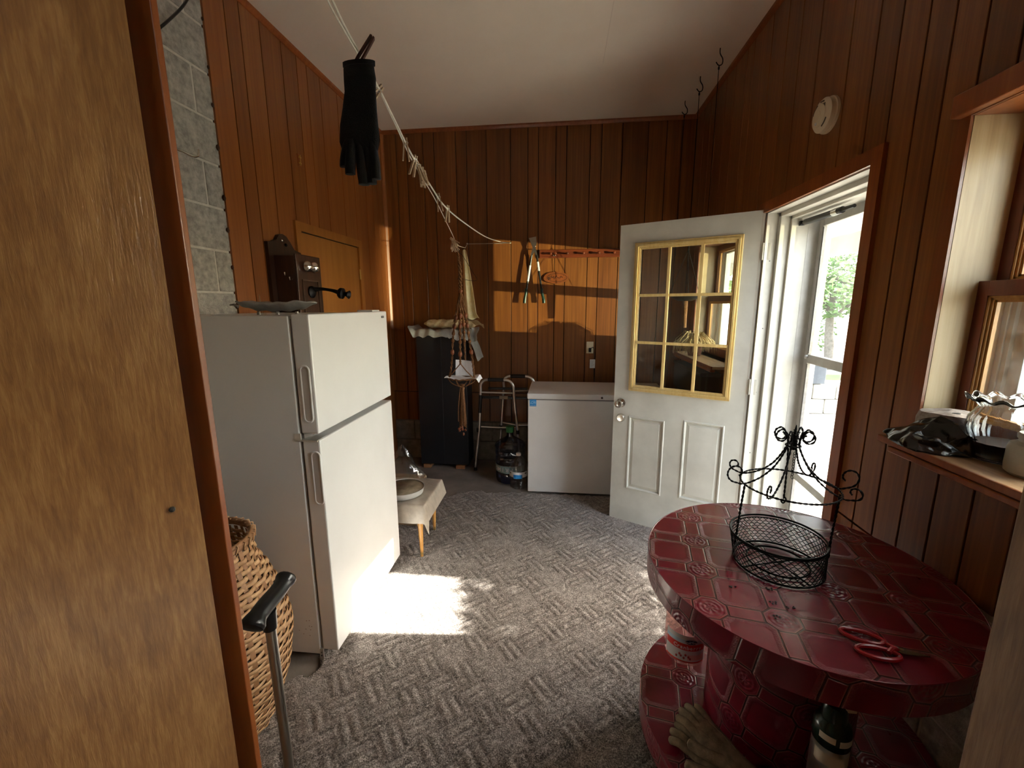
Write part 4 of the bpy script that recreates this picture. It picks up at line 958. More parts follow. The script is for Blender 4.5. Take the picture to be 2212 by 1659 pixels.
def band(c, r, a0, a1, z0, z1, mat, name, parent, n=16):
    vs = []
    for i in range(n+1):
        a = math.radians(a0+(a1-a0)*i/n)
        for z in (z0, z1): vs.append((c[0]+r*math.cos(a), c[1]+r*math.sin(a), z))
    return MB().add(vs, [(2*i, 2*i+2, 2*i+3, 2*i+1) for i in range(n)], True).build(name, mat, parent, fix=False)
lbl = band((-0.340, 3.445), 0.0772, 185, 350, 0.112, 0.160, LIGHTL, 'label', gb_)
band((-0.340, 3.445), 0.0778, 242, 300, 0.104, 0.138, BLUE, 'label_patch', lbl, 10)
for a0 in (205, 318): band((-0.340, 3.445), 0.0778, a0, a0+18, 0.140, 0.150, DARKT, 'label_mark', lbl, 4)
MB().tube([(-0.358, 3.425, 0.288), (-0.385, 3.41, 0.300), (-0.402, 3.40, 0.318)], [0.002, 0.005, 0.002], 8).build('torn_ring', LIGHTL, gb_)

# ================================================================ outlet, cord, tag, peg rail, plaque, loppers
t = thing('power_outlet', 'ivory wall outlet with a black plug above the freezer', 'outlet', (0.277, YB, 1.15))
MB().box((0.243, YB-0.006, 1.095), (0.308, YB, 1.205), 0.002).build('cover_plate', PLATEW, t)
MB().box((0.262, YB-0.008, 1.155), (0.290, YB-0.005, 1.185), 0.002).build('socket', PLATEW, t)
t2 = thing('appliance_lead', 'black plug and cord hanging from the wall outlet with a white tag', 'power cord', (0.29, YB-0.02, 1.1))
MB().box((0.264, YB-0.030, 1.108), (0.288, YB-0.006, 1.148), 0.004).build('plug', BLACKP, t2)
MB().tube(smooth_path([(0.288, YB-0.022, 1.145), (0.302, YB-0.03, 1.155), (0.312, YB-0.028, 1.13), (0.316, YB-0.022, 1.08), (0.318, YB-0.02, 0.98), (0.322, YB-0.02, 0.84)], 5), 0.0032, 8).build('cord', BLACKP, t2)
tg = MB().box((0.278, YB-0.026, 0.958), (0.327, YB-0.024, 1.040)).build('paper_tag', LIGHTL, t2)
q = MB()
for k in range(6): q.box((0.284, YB-0.0268, 0.970+0.011*k), (0.284+0.036*(0.6+0.4*((k*7) % 3)/2), YB-0.0262, 0.973+0.011*k))
q.build('print_lines', mottled('print_grey', (0.3,0.3,0.3), (0.36,0.36,0.36), 10, 0.6, 0), tg)

pr = thing('peg_rail', 'red brown wooden coat peg rail on the back wall', 'coat rack', (0.15, YB, 2.0))
RAILW = wood('rail_wood', (0.07,0.014,0.005), (0.13,0.026,0.008), (0.21,0.048,0.016), 0.3, (3,60,60), 0.5, 0.2)
MB().box((-0.205, YB-0.030, 1.965), (0.560, YB, 2.038), 0.006).build('board', RAILW, pr)
for x in (-0.10, -0.058, 0.047, 0.190, 0.325, 0.46):
    q = MB(); q.lathe([(0.008, 0), (0.007, 0.015), (0.0065, 0.03), (0.009, 0.036), (0.012, 0.044), (0.008, 0.052), (0.001, 0.054)], (x, YB-0.029, 2.0), 14, M=Matrix.Rotation(PI/2, 3, 'X')); q.build('peg', RAILW, pr)
for x in (-0.085, -0.07): MB().ball((x+0.01, YB-0.036, 1.985), 0.006, 8, 6).build('hook', NICKEL, pr)

pl = thing('wall_plaque', 'oval carved wooden plaque under the peg rail', 'plaque', (-0.062, YB, 1.79))
q = MB().prism([(-0.050+0.115*math.cos(2*PI*i/28)*(1+0.025*math.sin(i*0.9)), 1.792+0.053*math.sin(2*PI*i/28)*(1+0.03*math.sin(i*1.3))) for i in range(28)], -0.016, 'y', YB-0.001).build('slice', PLAQUE, pl)
MB().tube([(-0.042+0.090*math.cos(2*PI*i/32), YB-0.0172, 1.792+0.037*math.sin(2*PI*i/32)) for i in range(32)], 0.0016, 6, close=True).build('carved_border', PLAQD, q)
rq = random.Random(11); qq = MB()
for k in range(13):
    x = -0.10+0.009*k*1.05; qq.tube([(x, YB-0.0175, 1.80+rq.uniform(-.014, .012)), (x+0.006, YB-0.0175, 1.792+rq.uniform(-.018, .016)), (x+0.011, YB-0.0175, 1.80+rq.uniform(-.016, .012))], 0.0017, 5)
for k in range(4): qq.ball((-0.108+rq.uniform(-.012, .012), YB-0.017, 1.784+rq.uniform(-.012, .012)), 0.006, 6, 4)
qq.build('carved_lettering', PLAQD, q, fix=False)

lp = thing('loppers', 'garden loppers with dark green grips hanging open on the back wall', 'loppers', (-0.25, YB-0.06, 2.0))
yL = YB-0.055
MB().prism([(-0.298, 2.138), (-0.232, 2.150), (-0.228, 2.09), (-0.240, 2.052), (-0.262, 2.052)], 0.005, 'y', yL-0.004).build('blade', STAINL, lp)
MB().prism([(-0.262, 2.055), (-0.238, 2.055), (-0.218, 1.985), (-0.232, 1.975), (-0.246, 2.02), (-0.268, 1.975), (-0.284, 1.985)], 0.010, 'y', yL-0.006).build('jaw', STAINL, lp)
MB().ball((-0.241, yL-0.010, 2.066), 0.008, 10, 8).build('pivot_bolt', CHROME, lp)
for (xa, za, xb, zb, lab) in ((-0.272, 1.99, -0.322, 1.665, 0), (-0.226, 1.99, -0.178, 1.665, 1)):
    h_ = MB().tube([(xa, yL, za), (xb, yL, zb)], 0.0095, 12).build('handle', BLACKP, lp)
    dx = (xb-xa)/(zb-za)
    z0, z1 = ((1.90, 1.76) if lab == 0 else (1.93, 1.85))
    MB().tube([(xa+(z0-za)*dx, yL-0.001, z0), (xa+(z1-za)*dx, yL-0.001, z1)], 0.0105, 12).build('sticker', LIGHTL, h_)
    gx2 = xb + (-0.012 if lab == 0 else 0.016)
    MB().tube(smooth_path([(xb-(0.03*dx), yL, zb+0.03), (xb, yL, zb), (gx2, yL, 1.60), (gx2+(0.004 if lab else -0.004), yL, 1.562)], 4), [0.013]*8+[0.015]*5, 12).build('grip', mottled('green_grip', (0.008,0.030,0.022), (0.014,0.045,0.034), 20, 0.3, 0.1), h_)
MB().tube([(-0.243, YB, 2.045), (-0.243, yL-0.012, 2.040)], 0.003, 8).build('nail', IRON, lp)

# ================================================================ clothes line, pegs, glove, macrame
lineA = [(-0.468, 4.045, 2.104), (-0.479, 3.552, 2.045), (-0.493, 2.87, 1.984), (-0.506, 2.255, 1.968), (-0.513, 1.926, 1.975), (-0.517, 1.742, 2.010), (-0.522, 1.547, 2.061), (-0.524, 1.431, 2.106), (-0.526, 1.318, 2.150), (-0.529, 1.21, 2.187), (-0.530, 1.129, 2.208), (-0.532, 1.05, 2.245), (-0.535, 0.80, 2.37), (-0.54, 0.46, 2.55)]
lineB = [(-0.835, 3.30, 2.006), (-0.79, 3.24, 2.014), (-0.737, 2.758, 2.085), (-0.706, 2.455, 2.128), (-0.67, 2.11, 2.152), (-0.647, 1.887, 2.172), (-0.629, 1.717, 2.205), (-0.609, 1.525, 2.238), (-0.589, 1.331, 2.252), (-0.575, 1.198, 2.258), (-0.565, 1.10, 2.268), (-0.56, 0.8, 2.37), (-0.55, 0.46, 2.55)]
t = thing('clothes_line', 'white cord clothes line sagging from the back wall toward the camera', 'clothes line', (-0.468, 4.05, 2.104))
MB().tube(smooth_path(lineA, 6), 0.0030, 8).build('line', ROPE, t)
MB().tube(smooth_path(lineB, 6), 0.0026, 8).build('line', ROPE, t)
MB().tube([(-0.873, 4.055, 2.106), (-0.468, 4.05, 2.104)], 0.0014, 6).build('tie_string', ROPE, t)
MB().tube([(-0.873, 4.05, 2.106), (-0.835, 3.78, 2.035), (-0.835, 3.30, 2.006)], 0.0018, 6).build('tie_string', ROPE, t)
for x in (-0.873, -0.468): MB().tube([(x, YB, 2.106), (x, YB-0.02, 2.106)], [0.003, 0.007], 8).build('screw_eye', ALU, t)
MB().tube([(-0.545, 0.425, 2.56), (-0.545, 0.47, 2.55)], 0.006, 8).build('screw_eye', ALU, t)

def clothespin():
    t = thing('clothespin', '', 'clothespin')
    for s in (-1, 1):
        MB().prism([(s*0.0015, 0.012), (s*0.006, 0.014), (s*0.0075, -0.01), (s*0.0125, -0.058), (s*0.0085, -0.059), (s*0.0035, -0.012)], 0.009, 'y', -0.0045).build('prong', PEGW, t, local=True)
    MB().tube([(0.0085*math.cos(a*1.1), -0.0055+0.0012*a/2, 0.0055*math.sin(a*1.1)-0.004) for a in range(0, 12)], 0.0010, 5).build('spring', ALU, t, local=True)
    return t
cp0 = clothespin(); used = False
pins = [((-0.523, 1.490, 2.083), (0, 0, 0.5), 1.0, 'pale wooden clothespin clipped where the two lines first split'),
        ((-0.521, 1.575, 2.056), (0.1, 0.25, 1.1), 1.0, 'clothespin at the top of the clump just below the first pin'),
        ((-0.515, 1.842, 1.994), (0, -0.12, 0.3), 1.0, 'upper of two clothespins spanning the middle of the lines'),
        ((-0.512, 1.977, 1.975), (0, 0.08, 0.9), 1.0, 'lower of two clothespins spanning the middle of the lines'),
        ((-0.5265, 1.302, 2.157), (0.5, 0.5, 1.3), 1.0, 'clothespin beside the black glove fingers on the line')]
for k in range(4): pins.append(((-0.520+0.001*k, 1.60+0.022*k, 2.045-0.004*k), (0.15*k-0.2, -0.35+0.25*k, 1.2+0.5*k), 0.95, None))
for k in range(8): pins.append(((-0.815+0.006*k, 3.285-0.03*k, 2.006), (0.2*(k % 3)-0.2, -0.6+0.22*k, 0.4*k), 1.15, None))
for i, (p, r, s, lab) in enumerate(pins):
    o = cp0 if i == 0 else copy_tree(cp0)
    o.location = p; o.rotation_euler = r; o.scale = (s, s, s)
    if lab: o['label'] = lab; o['group'] = 'clothespins on the line'
    elif p[1] < 2: o['label'] = 'wooden clothespin in the small hanging clump high on the line'; o['group'] = 'clump of clothespins high on the line'
    else: o['label'] = 'wooden clothespin bunched at the low end of the line above the macrame'; o['group'] = 'clothespins bunched above the macrame'
# dark peg holding the glove
t = thing('dark_clothespin', 'dark brown clothespin holding the black glove on the line', 'clothespin', (-0.528, 1.175, 2.165), rot=(0.1, -2.60, 0.3))
for s in (-1, 1): MB().prism([(s*0.0015, 0.012), (s*0.007, 0.014), (s*0.008, -0.01), (s*0.0062, -0.075), (s*0.0016, -0.076), (s*0.0030, -0.012)], 0.011, 'y', -0.0055).build('prong', PEGDK, t, local=True)

# knit glove
gv = thing('knit_glove', 'black knitted glove hanging fingers down from the clothes line', 'glove', (-0.545, 1.175, 2.06))
gy = 1.175
def rib(pts, wx, wy, seg=18):
    mb = MB(); vs = []; n = len(pts)
    for i, p in enumerate(pts):
        for k in range(seg):
            a = 2*PI*k/seg; vs.append((p[0]+wx[i]*math.cos(a), p[1]+wy[i]*math.sin(a), p[2]))
    fs = [(i*seg+k, i*seg+(k+1) % seg, (i+1)*seg+(k+1) % seg, (i+1)*seg+k) for i in range(n-1) for k in range(seg)]
    fs += [tuple(range(seg))[::-1], tuple((n-1)*seg+k for k in range(seg))]
    return mb.add(vs, fs, True)
palm = [(-0.540, gy, 2.180), (-0.541, gy, 2.172), (-0.540, gy, 2.145), (-0.541, gy, 2.12), (-0.545, gy, 2.08), (-0.549, gy, 2.04), (-0.550, gy, 2.00), (-0.550, gy, 1.975)]
g = rib(palm, [0.030, 0.037, 0.039, 0.038, 0.042, 0.047, 0.050, 0.044], [0.010, 0.013, 0.013, 0.012, 0.014, 0.016, 0.015, 0.010])
for pts, r in (([(-0.572, gy, 2.01), (-0.582, gy-0.004, 1.975), (-0.588, gy-0.006, 1.945), (-0.588, gy-0.006, 1.936)], [0.012, 0.0125, 0.012, 0.006]),
               ([(-0.566, gy-0.004, 2.00), (-0.571, gy-0.010, 1.955), (-0.573, gy-0.012, 1.925), (-0.573, gy-0.012, 1.914)], [0.012, 0.0125, 0.012, 0.006]),
               ([(-0.548, gy, 2.00), (-0.548, gy, 1.94), (-0.546, gy, 1.902), (-0.546, gy, 1.890)], [0.013, 0.0135, 0.013, 0.006]),
               ([(-0.535, gy, 2.00), (-0.531, gy+0.004, 1.945), (-0.529, gy+0.005, 1.905), (-0.529, gy+0.005, 1.893)], [0.012, 0.013, 0.0125, 0.006]),
               ([(-0.522, gy, 2.00), (-0.516, gy, 1.95), (-0.514, gy, 1.915), (-0.514, gy, 1.903)], [0.011, 0.0115, 0.011, 0.005])):
    g.tube(smooth_path(pts, 4), [r[0]+(r[1]-r[0])*0.5]*4+[r[1]]*4+[r[2]]*4+[r[3]], 12)
g.xf(Matrix.Translation((-0.532,0,-0.022)) @ Matrix.Diagonal((1.12,1,1,1)) @ Matrix.Translation((0.545,0,0))).build('knit_body', KNIT, gv)
q = rib([(-0.540, gy, 2.186), (-0.540, gy, 2.180), (-0.540, gy, 2.176)], [0.039]*3, [0.0145]*3).xf(Matrix.Translation((-0.532,0,-0.022)) @ Matrix.Diagonal((1.12,1,1,1)) @ Matrix.Translation((0.545,0,0))); q.build('cuff_edge', KNIT, gv)

# macrame plant hanger
mc = thing('macrame_hanger', 'brown beaded macrame plant hanger with a long tassel', 'plant hanger', (-0.775, 3.30, 2.0))
def cord(pts, r, nm='cord'):
    P = smooth_path(pts, 8); mb = MB(); n = len(P)
    for s in (0, PI):
        Q = []
        for i, p in enumerate(P):
            a = s + i*1.35; Q.append((p.x+r*0.75*math.cos(a), p.y+r*0.75*math.sin(a), p.z))
        mb.tube(Q, r*0.62, 6)
    return mb.build(nm, JUTE, mc, fix=False)
top = (-0.795, 3.30, 1.985)
cord([top, (-0.785, 3.30, 1.92), (-0.778, 3.30, 1.86)], 0.008, 'top_knot'); cord([(-0.778, 3.30, 1.87), (-0.772, 3.30, 1.75), (-0.776, 3.30, 1.66)], 0.0125)
MB().ball((-0.775, 3.30, 1.655), 0.018, 12, 8).build('bead', BEAD, mc)
arms = [[(-0.778, 3.30, 1.66), (-0.812, 3.29, 1.47), (-0.838, 3.28, 1.30), (-0.852, 3.28, 1.13), (-0.868, 3.28, 1.02), (-0.878, 3.27, 0.985)],
        [(-0.775, 3.30, 1.66), (-0.770, 3.25, 1.45), (-0.766, 3.21, 1.28), (-0.764, 3.19, 1.16), (-0.762, 3.185, 1.10)],
        [(-0.772, 3.30, 1.66), (-0.735, 3.30, 1.45), (-0.712, 3.29, 1.28), (-0.690, 3.28, 1.14), (-0.676, 3.27, 1.02), (-0.672, 3.26, 0.985)],
        [(-0.775, 3.31, 1.66), (-0.772, 3.36, 1.45), (-0.776, 3.40, 1.25), (-0.778, 3.42, 1.08), (-0.78, 3.40, 0.985)]]
for k, a in enumerate(arms):
    cord(a, 0.0075)
    P = smooth_path(a, 12)
    for z in ((1.46, 1.385, 1.18) if k < 3 else (1.4,)):
        p = min(P, key=lambda q_: abs(q_.z-z)); MB().ball(p, 0.0165, 12, 8, (1, 1, 1.35)).build('bead', BEAD, mc)
    for z in (1.42, 1.33, 1.27):
        p = min(P, key=lambda q_: abs(q_.z-z)); MB().ball(p, 0.013, 8, 6, (1.1, 1.1, 1.3)).build('knot', JUTE, mc, fix=False)
for e in ((-0.872, 3.25, 0.985), (-0.678, 3.25, 0.985)): MB().tube([(-0.762, 3.185, 1.105), ((e[0]-0.762)/2, 3.20, 1.045), e], 0.0042, 6).build('net_cord', JUTE, mc)
MB().tube([(-0.775+0.112*math.cos(2*PI*i/24), 3.29+0.105*math.sin(2*PI*i/24), 0.975+0.006*math.sin(i*3)) for i in range(24)], 0.0055, 7, close=True).build('net_ring', JUTE, mc)
for k in range(6):
    a = 2*PI*k/6+0.3; MB().tube(smooth_path([(-0.775+0.112*math.cos(a), 3.29+0.105*math.sin(a), 0.975), (-0.775+0.085*math.cos(a), 3.29+0.08*math.sin(a), 0.935), (-0.776+0.02*math.cos(a), 3.29+0.02*math.sin(a), 0.905)], 4), 0.0042, 6).build('net_cord', JUTE, mc)
MB().tube([(-0.776, 3.29, 0.925), (-0.777, 3.29, 0.885)], 0.019, 10).build('gathering_knot', JUTE, mc)
rt = random.Random(4)
ts = MB()
for k in range(22):
    a = 2*PI*k/22; r1 = 0.012; r2 = 0.026*rt.uniform(0.5, 1.1); zl = rt.uniform(0.555, 0.60)
    ts.tube(smooth_path([(-0.777+r1*math.cos(a), 3.29+r1*math.sin(a), 0.90), (-0.777+r2*math.cos(a)*0.8, 3.29+r2*math.sin(a), 0.75), (-0.776+r2*math.cos(a)*1.15, 3.29+r2*math.sin(a), zl)], 4), 0.0032, 5)
ts = ts.build('tassel', JUTE, mc, fix=False); ts['kind'] = 'stuff'
for k in range(9): MB().ball((-0.776+rt.uniform(-.032, .032), 3.28+rt.uniform(-.02, .02), rt.uniform(0.535, 0.575)), 0.010, 10, 7).build('bead', BEAD, mc)
MB().ball((-0.775, 3.28, 0.512), 0.010, 10, 7, (1, 1, 1.4)).build('bead', BEAD, mc)
MB().tube(smooth_path([(-0.79, 3.275, 0.90), (-0.808, 3.27, 0.75), (-0.812, 3.27, 0.68), (-0.812, 3.27, 0.62)], 4), 0.003, 6).build('loose_cord', JUTE, mc)
# folded paper lying in the hanger
t = thing('folded_paper', 'white paper crumpled in the sling of the macrame hanger', 'paper', (-0.77, 3.29, 0.98))
MB().grid(lambda u, v: (-0.835+0.15*u+0.012*(v-0.5)*(1-2*u), 3.335-0.03*v+0.012*math.sin(u*4), 0.985+0.135*v-0.010*u*v), 6, 6, False).build('upright_sheet', PAPERW, t, fix=False)
MB().grid(lambda u, v: (-0.900+0.275*u, 3.20+0.17*v, 0.988-0.012*math.sin(u*PI)+0.006*math.sin(u*11+v*5)+0.016*max(0, u-0.6)-(0.035*max(0, u-0.93)/0.07)), 30, 10, False).build('flat_sheet', PAPERW, t, fix=False)

# ceiling hooks with hanging wires by the far window
for i, (x, y, zb, lab) in enumerate(((0.933, 3.786, 1.62, 'ceiling hook farthest from the camera, wire hanging down'), (0.935, 3.422, 1.62, 'middle ceiling hook holding the planter wire by the far window'), (0.951, 3.090, 1.72, 'nearest of the three ceiling hooks, wire disappearing behind the wall edge'))):
    t = thing('ceiling_hook', lab, 'hook', (x, y, 3.1), group='ceiling hooks over the far window')
    MB().tube(smooth_path([(x, y, 3.10), (x+0.002, y, 3.07), (x+0.022, y+0.01, 3.045), (x+0.020, y+0.008, 3.015), (x-0.002, y, 3.005), (x-0.022, y-0.01, 3.020)], 5), 0.0032, 8).build('hook', IRON, t)
    MB().tube([(x, y, 3.004), (x, y, zb+0.32)], 0.0022, 6).build('hanging_wire', IRON, t)
    MB().ball((x, y, 2.99), 0.006, 8, 6, (1, 1, 2)).build('wire_twist', IRON, t)
px_, py_ = 0.935, 3.422
t = thing('hanging_planter', 'dark shallow hanging bowl planter in front of the far window', 'planter', (px_, py_, 1.62))
MB().lathe([(0.001, -0.05), (0.05, -0.048), (0.10, -0.025), (0.125, 0.0), (0.128, 0.004), (0.12, 0.004), (0.09, -0.018), (0.04, -0.038), (0.001, -0.04)], (px_, py_, 1.62), 28).build('bowl', IRON, t)
for k in range(3):
    a = 2*PI*k/3+0.4; MB().tube([(px_, py_, 1.95), (px_+0.125*math.cos(a), py_+0.125*math.sin(a), 1.622)], 0.002, 6).build('wire', IRON, t)
MB().tube([(px_, py_, 1.575), (px_+0.006, py_, 1.37)], [0.022, 0.016], 10).build('hanging_cord', JUTE, t)
t = thing('dried_plant_pot', 'pot of drooping dried straw coloured grass on the far window shelf', 'plant', (1.03, 3.42, 1.155))
MB().lathe([(0.001, 0), (0.045, 0), (0.06, 0.08), (0.064, 0.085), (0.055, 0.085), (0.001, 0.07)], (1.03, 3.42, 1.157), 20).build('pot', mottled('clay', (0.16,0.06,0.03), (0.22,0.09,0.05), 20, 0.8, 0.2), t)
mb = MB(); rs = random.Random(9)
for k in range(160):
    a = rs.uniform(0, 2*PI); r = rs.uniform(0.05, 0.15); h = rs.uniform(0.05, 0.11); zz = 1.235
    x = 1.02; y = 3.42
    mb.tube([(x, y, zz), (x+0.5*r*math.cos(a), y+0.5*r*math.sin(a), zz+h), (x+r*math.cos(a), y+r*math.sin(a), zz+h*0.4), (x+1.1*r*math.cos(a), y+1.1*r*math.sin(a), zz-rs.uniform(.0, .06))], [0.0025, 0.003, 0.003, 0.001], 4)
mb = mb.build('grass_blades', STRAW, t, fix=False); mb['kind'] = 'stuff'

# smoke alarm
t = thing('smoke_alarm', 'round off white smoke alarm on the right wall above the door', 'smoke alarm', (XR, 2.10, 2.325))
Ms = Matrix.Rotation(-PI/2, 3, 'Y')
MB().lathe([(0.001, 0), (0.070, 0), (0.070, 0.010), (0.062, 0.012)], (XR, 2.10, 2.325), 36, M=Ms).build('base', PLATEW, t)
MB().lathe([(0.060, 0.008), (0.066, 0.012), (0.066, 0.030), (0.058, 0.038), (0.044, 0.040), (0.042, 0.044), (0.018, 0.046), (0.016, 0.048), (0.001, 0.049)], (XR, 2.10, 2.325), 36, M=Ms).build('cover', PLATEW, t)
q = MB()
for a0, a1 in ((0.3, 1.1), (1.5, 2.0), (3.6, 4.3)):
    q.tube([(XR-0.0385, 2.10+0.052*math.cos(a0+(a1-a0)*i/8), 2.325+0.052*math.sin(a0+(a1-a0)*i/8)) for i in range(9)], 0.0032, 6)
for k in range(7): q.tube([(XR-0.0425, 2.082-0.003*k, 2.345+0.0*k), (XR-0.0425, 2.082-0.003*k, 2.362)], 0.0009, 4)
q.build('vents', base_mat('vent_dark', (0.10,0.08,0.05), 0.8)[0], t, fix=False)['kind'] = 'stuff'
MB().ball((XR-0.045, 2.112, 2.296), 0.006, 10, 8).build('test_button', LIGHTL, t)

# ================================================================ side table by the refrigerator
t = thing('side_table', 'low side table with honey coloured tapered legs beyond the refrigerator', 'side table', (-1.0, 2.49, 0.0))
MB().box((-1.20, 2.315, 0.335), (-0.805, 2.675, 0.358), 0.004).build('top', LEGW, t)
for (xa, ya, xb, yb) in ((-0.845, 2.355, -0.835, 2.333), (-0.845, 2.635, -0.850, 2.650), (-1.16, 2.355, -1.175, 2.340), (-1.16, 2.635, -1.175, 2.650)):
    l = MB().tube([(xa, ya, 0.337), (xa, ya, 0.30), (xb, yb, 0.012)], [0.018, 0.020, 0.0085], 14).build('leg', LEGW, t)
    MB().tube([(xb+(xa-xb)*0.08, yb+(ya-yb)*0.08, 0.04), (xb, yb, 0.002)], [0.0100, 0.0080], 12).build('ferrule', BRASS, l)
def pap(u, v):
    x = -1.21 + 0.500*u; y = 2.218 + 0.49*v; z = 0.3635 + 0.0018*math.sin(x*40)*math.sin(y*33)
    ox = x + 0.800; oy = 2.312 - y
    if ox > 0: x = -0.800 + ox*0.30; z -= ox*1.1
    if oy > 0: y = 2.312 - oy*0.12; z -= oy*1.25
    if ox > 0 and oy > 0: z += 0.35*min(ox, oy); 
    return (x, y, z)
o = MB().grid(pap, 46, 44).build('grease_paper', PAPER2, fix=False); tag(o, 'stiff translucent paper draped over the low side table', 'paper')
t = thing('baking_pan', 'round metal pan with a browned inside on the low side table', 'pan', (-0.985, 2.465, 0.368))
MB().lathe([(0.001, 0.0), (0.118, 0.0), (0.124, 0.004), (0.131, 0.036), (0.134, 0.038), (0.134, 0.041), (0.129, 0.040), (0.122, 0.008), (0.115, 0.004)], (-0.985, 2.465, 0.367), 48).build('pan_body', mottled('pan_metal', (0.52,0.52,0.51), (0.64,0.64,0.62), 12, 0.4, 0.1, metal=0.3), t)
MB().lathe([(0.0005, 0.0045), (0.123, 0.0050), (0.128, 0.036)], (-0.985, 2.465, 0.3675), 48).build('pan_inside', TIN, t, fix=False)
def bagf(u, v):
    a = 2*PI*u; r = 0.15*(1-v)**0.8 + 0.004
    return (-1.115 + r*math.cos(a)*(1+0.18*math.sin(a*3+v*7)), 2.815 + 0.75*r*math.sin(a)*(1+0.16*math.sin(a*5)), 0.295 + 0.26*v + 0.014*math.sin(a*4+v*9))
o = MB().grid(bagf, 26, 10).build('plastic_bag', CLEARPL, fix=False); tag(o, 'crumpled clear plastic bag behind the pan on the low side table', 'plastic bag')
t = thing('cardboard_box', 'low cardboard box hidden behind the refrigerator under the plastic bag', 'box', (-1.12, 2.86, 0.0))
MB().box((-1.30, 2.69, 0.0), (-0.99, 2.95, 0.29), 0.003).build('carton', mottled('cardboard', (0.30,0.21,0.12), (0.38,0.27,0.16), 10, 0.8, 0.1), t)

# ================================================================ cable spool table covered with red vinyl
TC = (0.722, 1.285); TR = 0.4225
def disc(z0, z1, r, c, name, parent, lip=0.003):
    mb = MB(); n = 128; vs = []; fs = []; uvs = []
    for z in (z0, z1):
        for k in range(n): vs.append((c[0]+r*math.cos(2*PI*k/n), c[1]+r*math.sin(2*PI*k/n), z))
    for k in range(n):
        fs.append((k, (k+1) % n, n+(k+1) % n, n+k)); u0, u1 = 2*PI*r*k/n, 2*PI*r*(k+1)/n
        uvs.append([(u0+.03, z0*1+.02), (u1+.03, z0+.02), (u1+.03, z1+.02), (u0+.03, z1+.02)])
    mb.add(vs, fs, True, uvs)
    for z, s in ((z1, 1), (z0, -1)):
        vs = [(c[0]+r*math.cos(2*PI*k/n), c[1]+r*math.sin(2*PI*k/n), z) for k in range(n)]
        f = tuple(range(n)) if s > 0 else tuple(range(n))[::-1]
        mb.add(vs, [f], False, [[(vs[a][0], vs[a][1]) for a in f]])
    return mb.build(name, VINYLRED, parent, fix=False)
tb = thing('spool_table', 'round cable spool table covered in embossed dark red tile patterned vinyl', 'table', (TC[0], TC[1], 0.0))
tp = disc(0.668, 0.750, TR, TC, 'tabletop', tb)
disc(0.115, 0.200, TR, TC, 'lower_disc', tb)
disc(0.199, 0.669, 0.208, TC, 'drum', tb)
for a in (0.6, 2.17, 3.75, 5.3): MB().tube([(TC[0]+0.33*math.cos(a), TC[1]+0.33*math.sin(a), -0.047), (TC[0]+0.33*math.cos(a), TC[1]+0.33*math.sin(a), 0.116)], 0.03, 14).build('foot', BLACKP, tb)
ed = MB().tube([(TC[0]+(TR-0.001)*math.cos(2*PI*k/128), TC[1]+(TR-0.001)*math.sin(2*PI*k/128), 0.7497) for k in range(128)], 0.0016, 6, close=True).build('top_edge', VINYLRED, tb, fix=False)

# wire gazebo basket
gz_ = thing('wire_gazebo_basket', 'black twisted wire basket with a scrolled gazebo roof on the red table', 'wire basket', (0.688, 1.305, 0.752))
def twist(pts, r, name, n=6, close=False, pitch=0.9):
    P = smooth_path(pts, n) if n else [Vector(p) for p in pts]; mb = MB(); L_ = len(P)
    # resample evenly
    D = [0.0]
    for a, c in zip(P, P[1:]): D.append(D[-1]+(c-a).length)
    m = max(8, int(D[-1]/0.0040)); Q = []
    for i in range(m+1):
        s = D[-1]*i/m; k = max(j for j in range(len(D)) if D[j] <= s+1e-9); k = min(k, L_-2)
        t_ = (s-D[k])/max(1e-9, D[k+1]-D[k]); Q.append(P[k].lerp(P[k+1], t_))
    for s in (0, PI):
        W_ = []
        for i, p in enumerate(Q):
            tt = (Q[min(i+1, m)]-Q[max(i-1, 0)]).normalized(); a = Vector((0.3, 0.5, 0.81)); e1 = (a-tt*a.dot(tt)).normalized(); e2 = tt.cross(e1)
            an = s+i*pitch; W_.append(p + (e1*math.cos(an)+e2*math.sin(an))*r*0.55)
        mb.tube(W_, r*0.62, 5)
    return mb.build(name, IRON, gz_, fix=False)
bc_ = (0.683, 1.290); rc_ = (0.690, 1.320); kc = (0.706, 1.320)
def circ(c, r, z, n=48): return [(c[0]+r*math.cos(2*PI*k/n), c[1]+r*math.sin(2*PI*k/n), z) for k in range(n)]
MB().tube(circ(bc_, 0.122, 0.7555), 0.0032, 7, close=True).build('bottom_ring', IRON, gz_)
MB().tube(circ(rc_, 0.133, 0.832), 0.0032, 7, close=True).build('rim_ring', IRON, gz_)
MB().tube(circ(rc_, 0.130, 0.8245), 0.0020, 6, close=True).build('rim_ring', IRON, gz_)
MB().tube(circ((bc_[0]+.003, bc_[1]+.005), 0.085, 0.757), 0.0030, 7, close=True).build('base_ring', IRON, gz_)
nr = 9
for j in range(nr):
    f0 = (j+0.5)/nr; z = 0.759+0.066*f0; c = (bc_[0]+(rc_[0]-bc_[0])*f0, bc_[1]+(rc_[1]-bc_[1])*f0); r = 0.1225+0.0095*f0
    P = []; K = 44
    for i in range(K*8):
        q = 2*PI*i/(K*8); w = q*K + (PI if j % 2 else 0)
        q2 = q + 0.0075*math.sin(2*w)*1.6/1.0
        P.append((c[0]+r*math.cos(q2), c[1]+r*math.sin(q2), z+0.0037*math.sin(w)))
    MB().tube(P, 0.0013, 4, close=True).build('mesh_wire', IRON, gz_, fix=False)
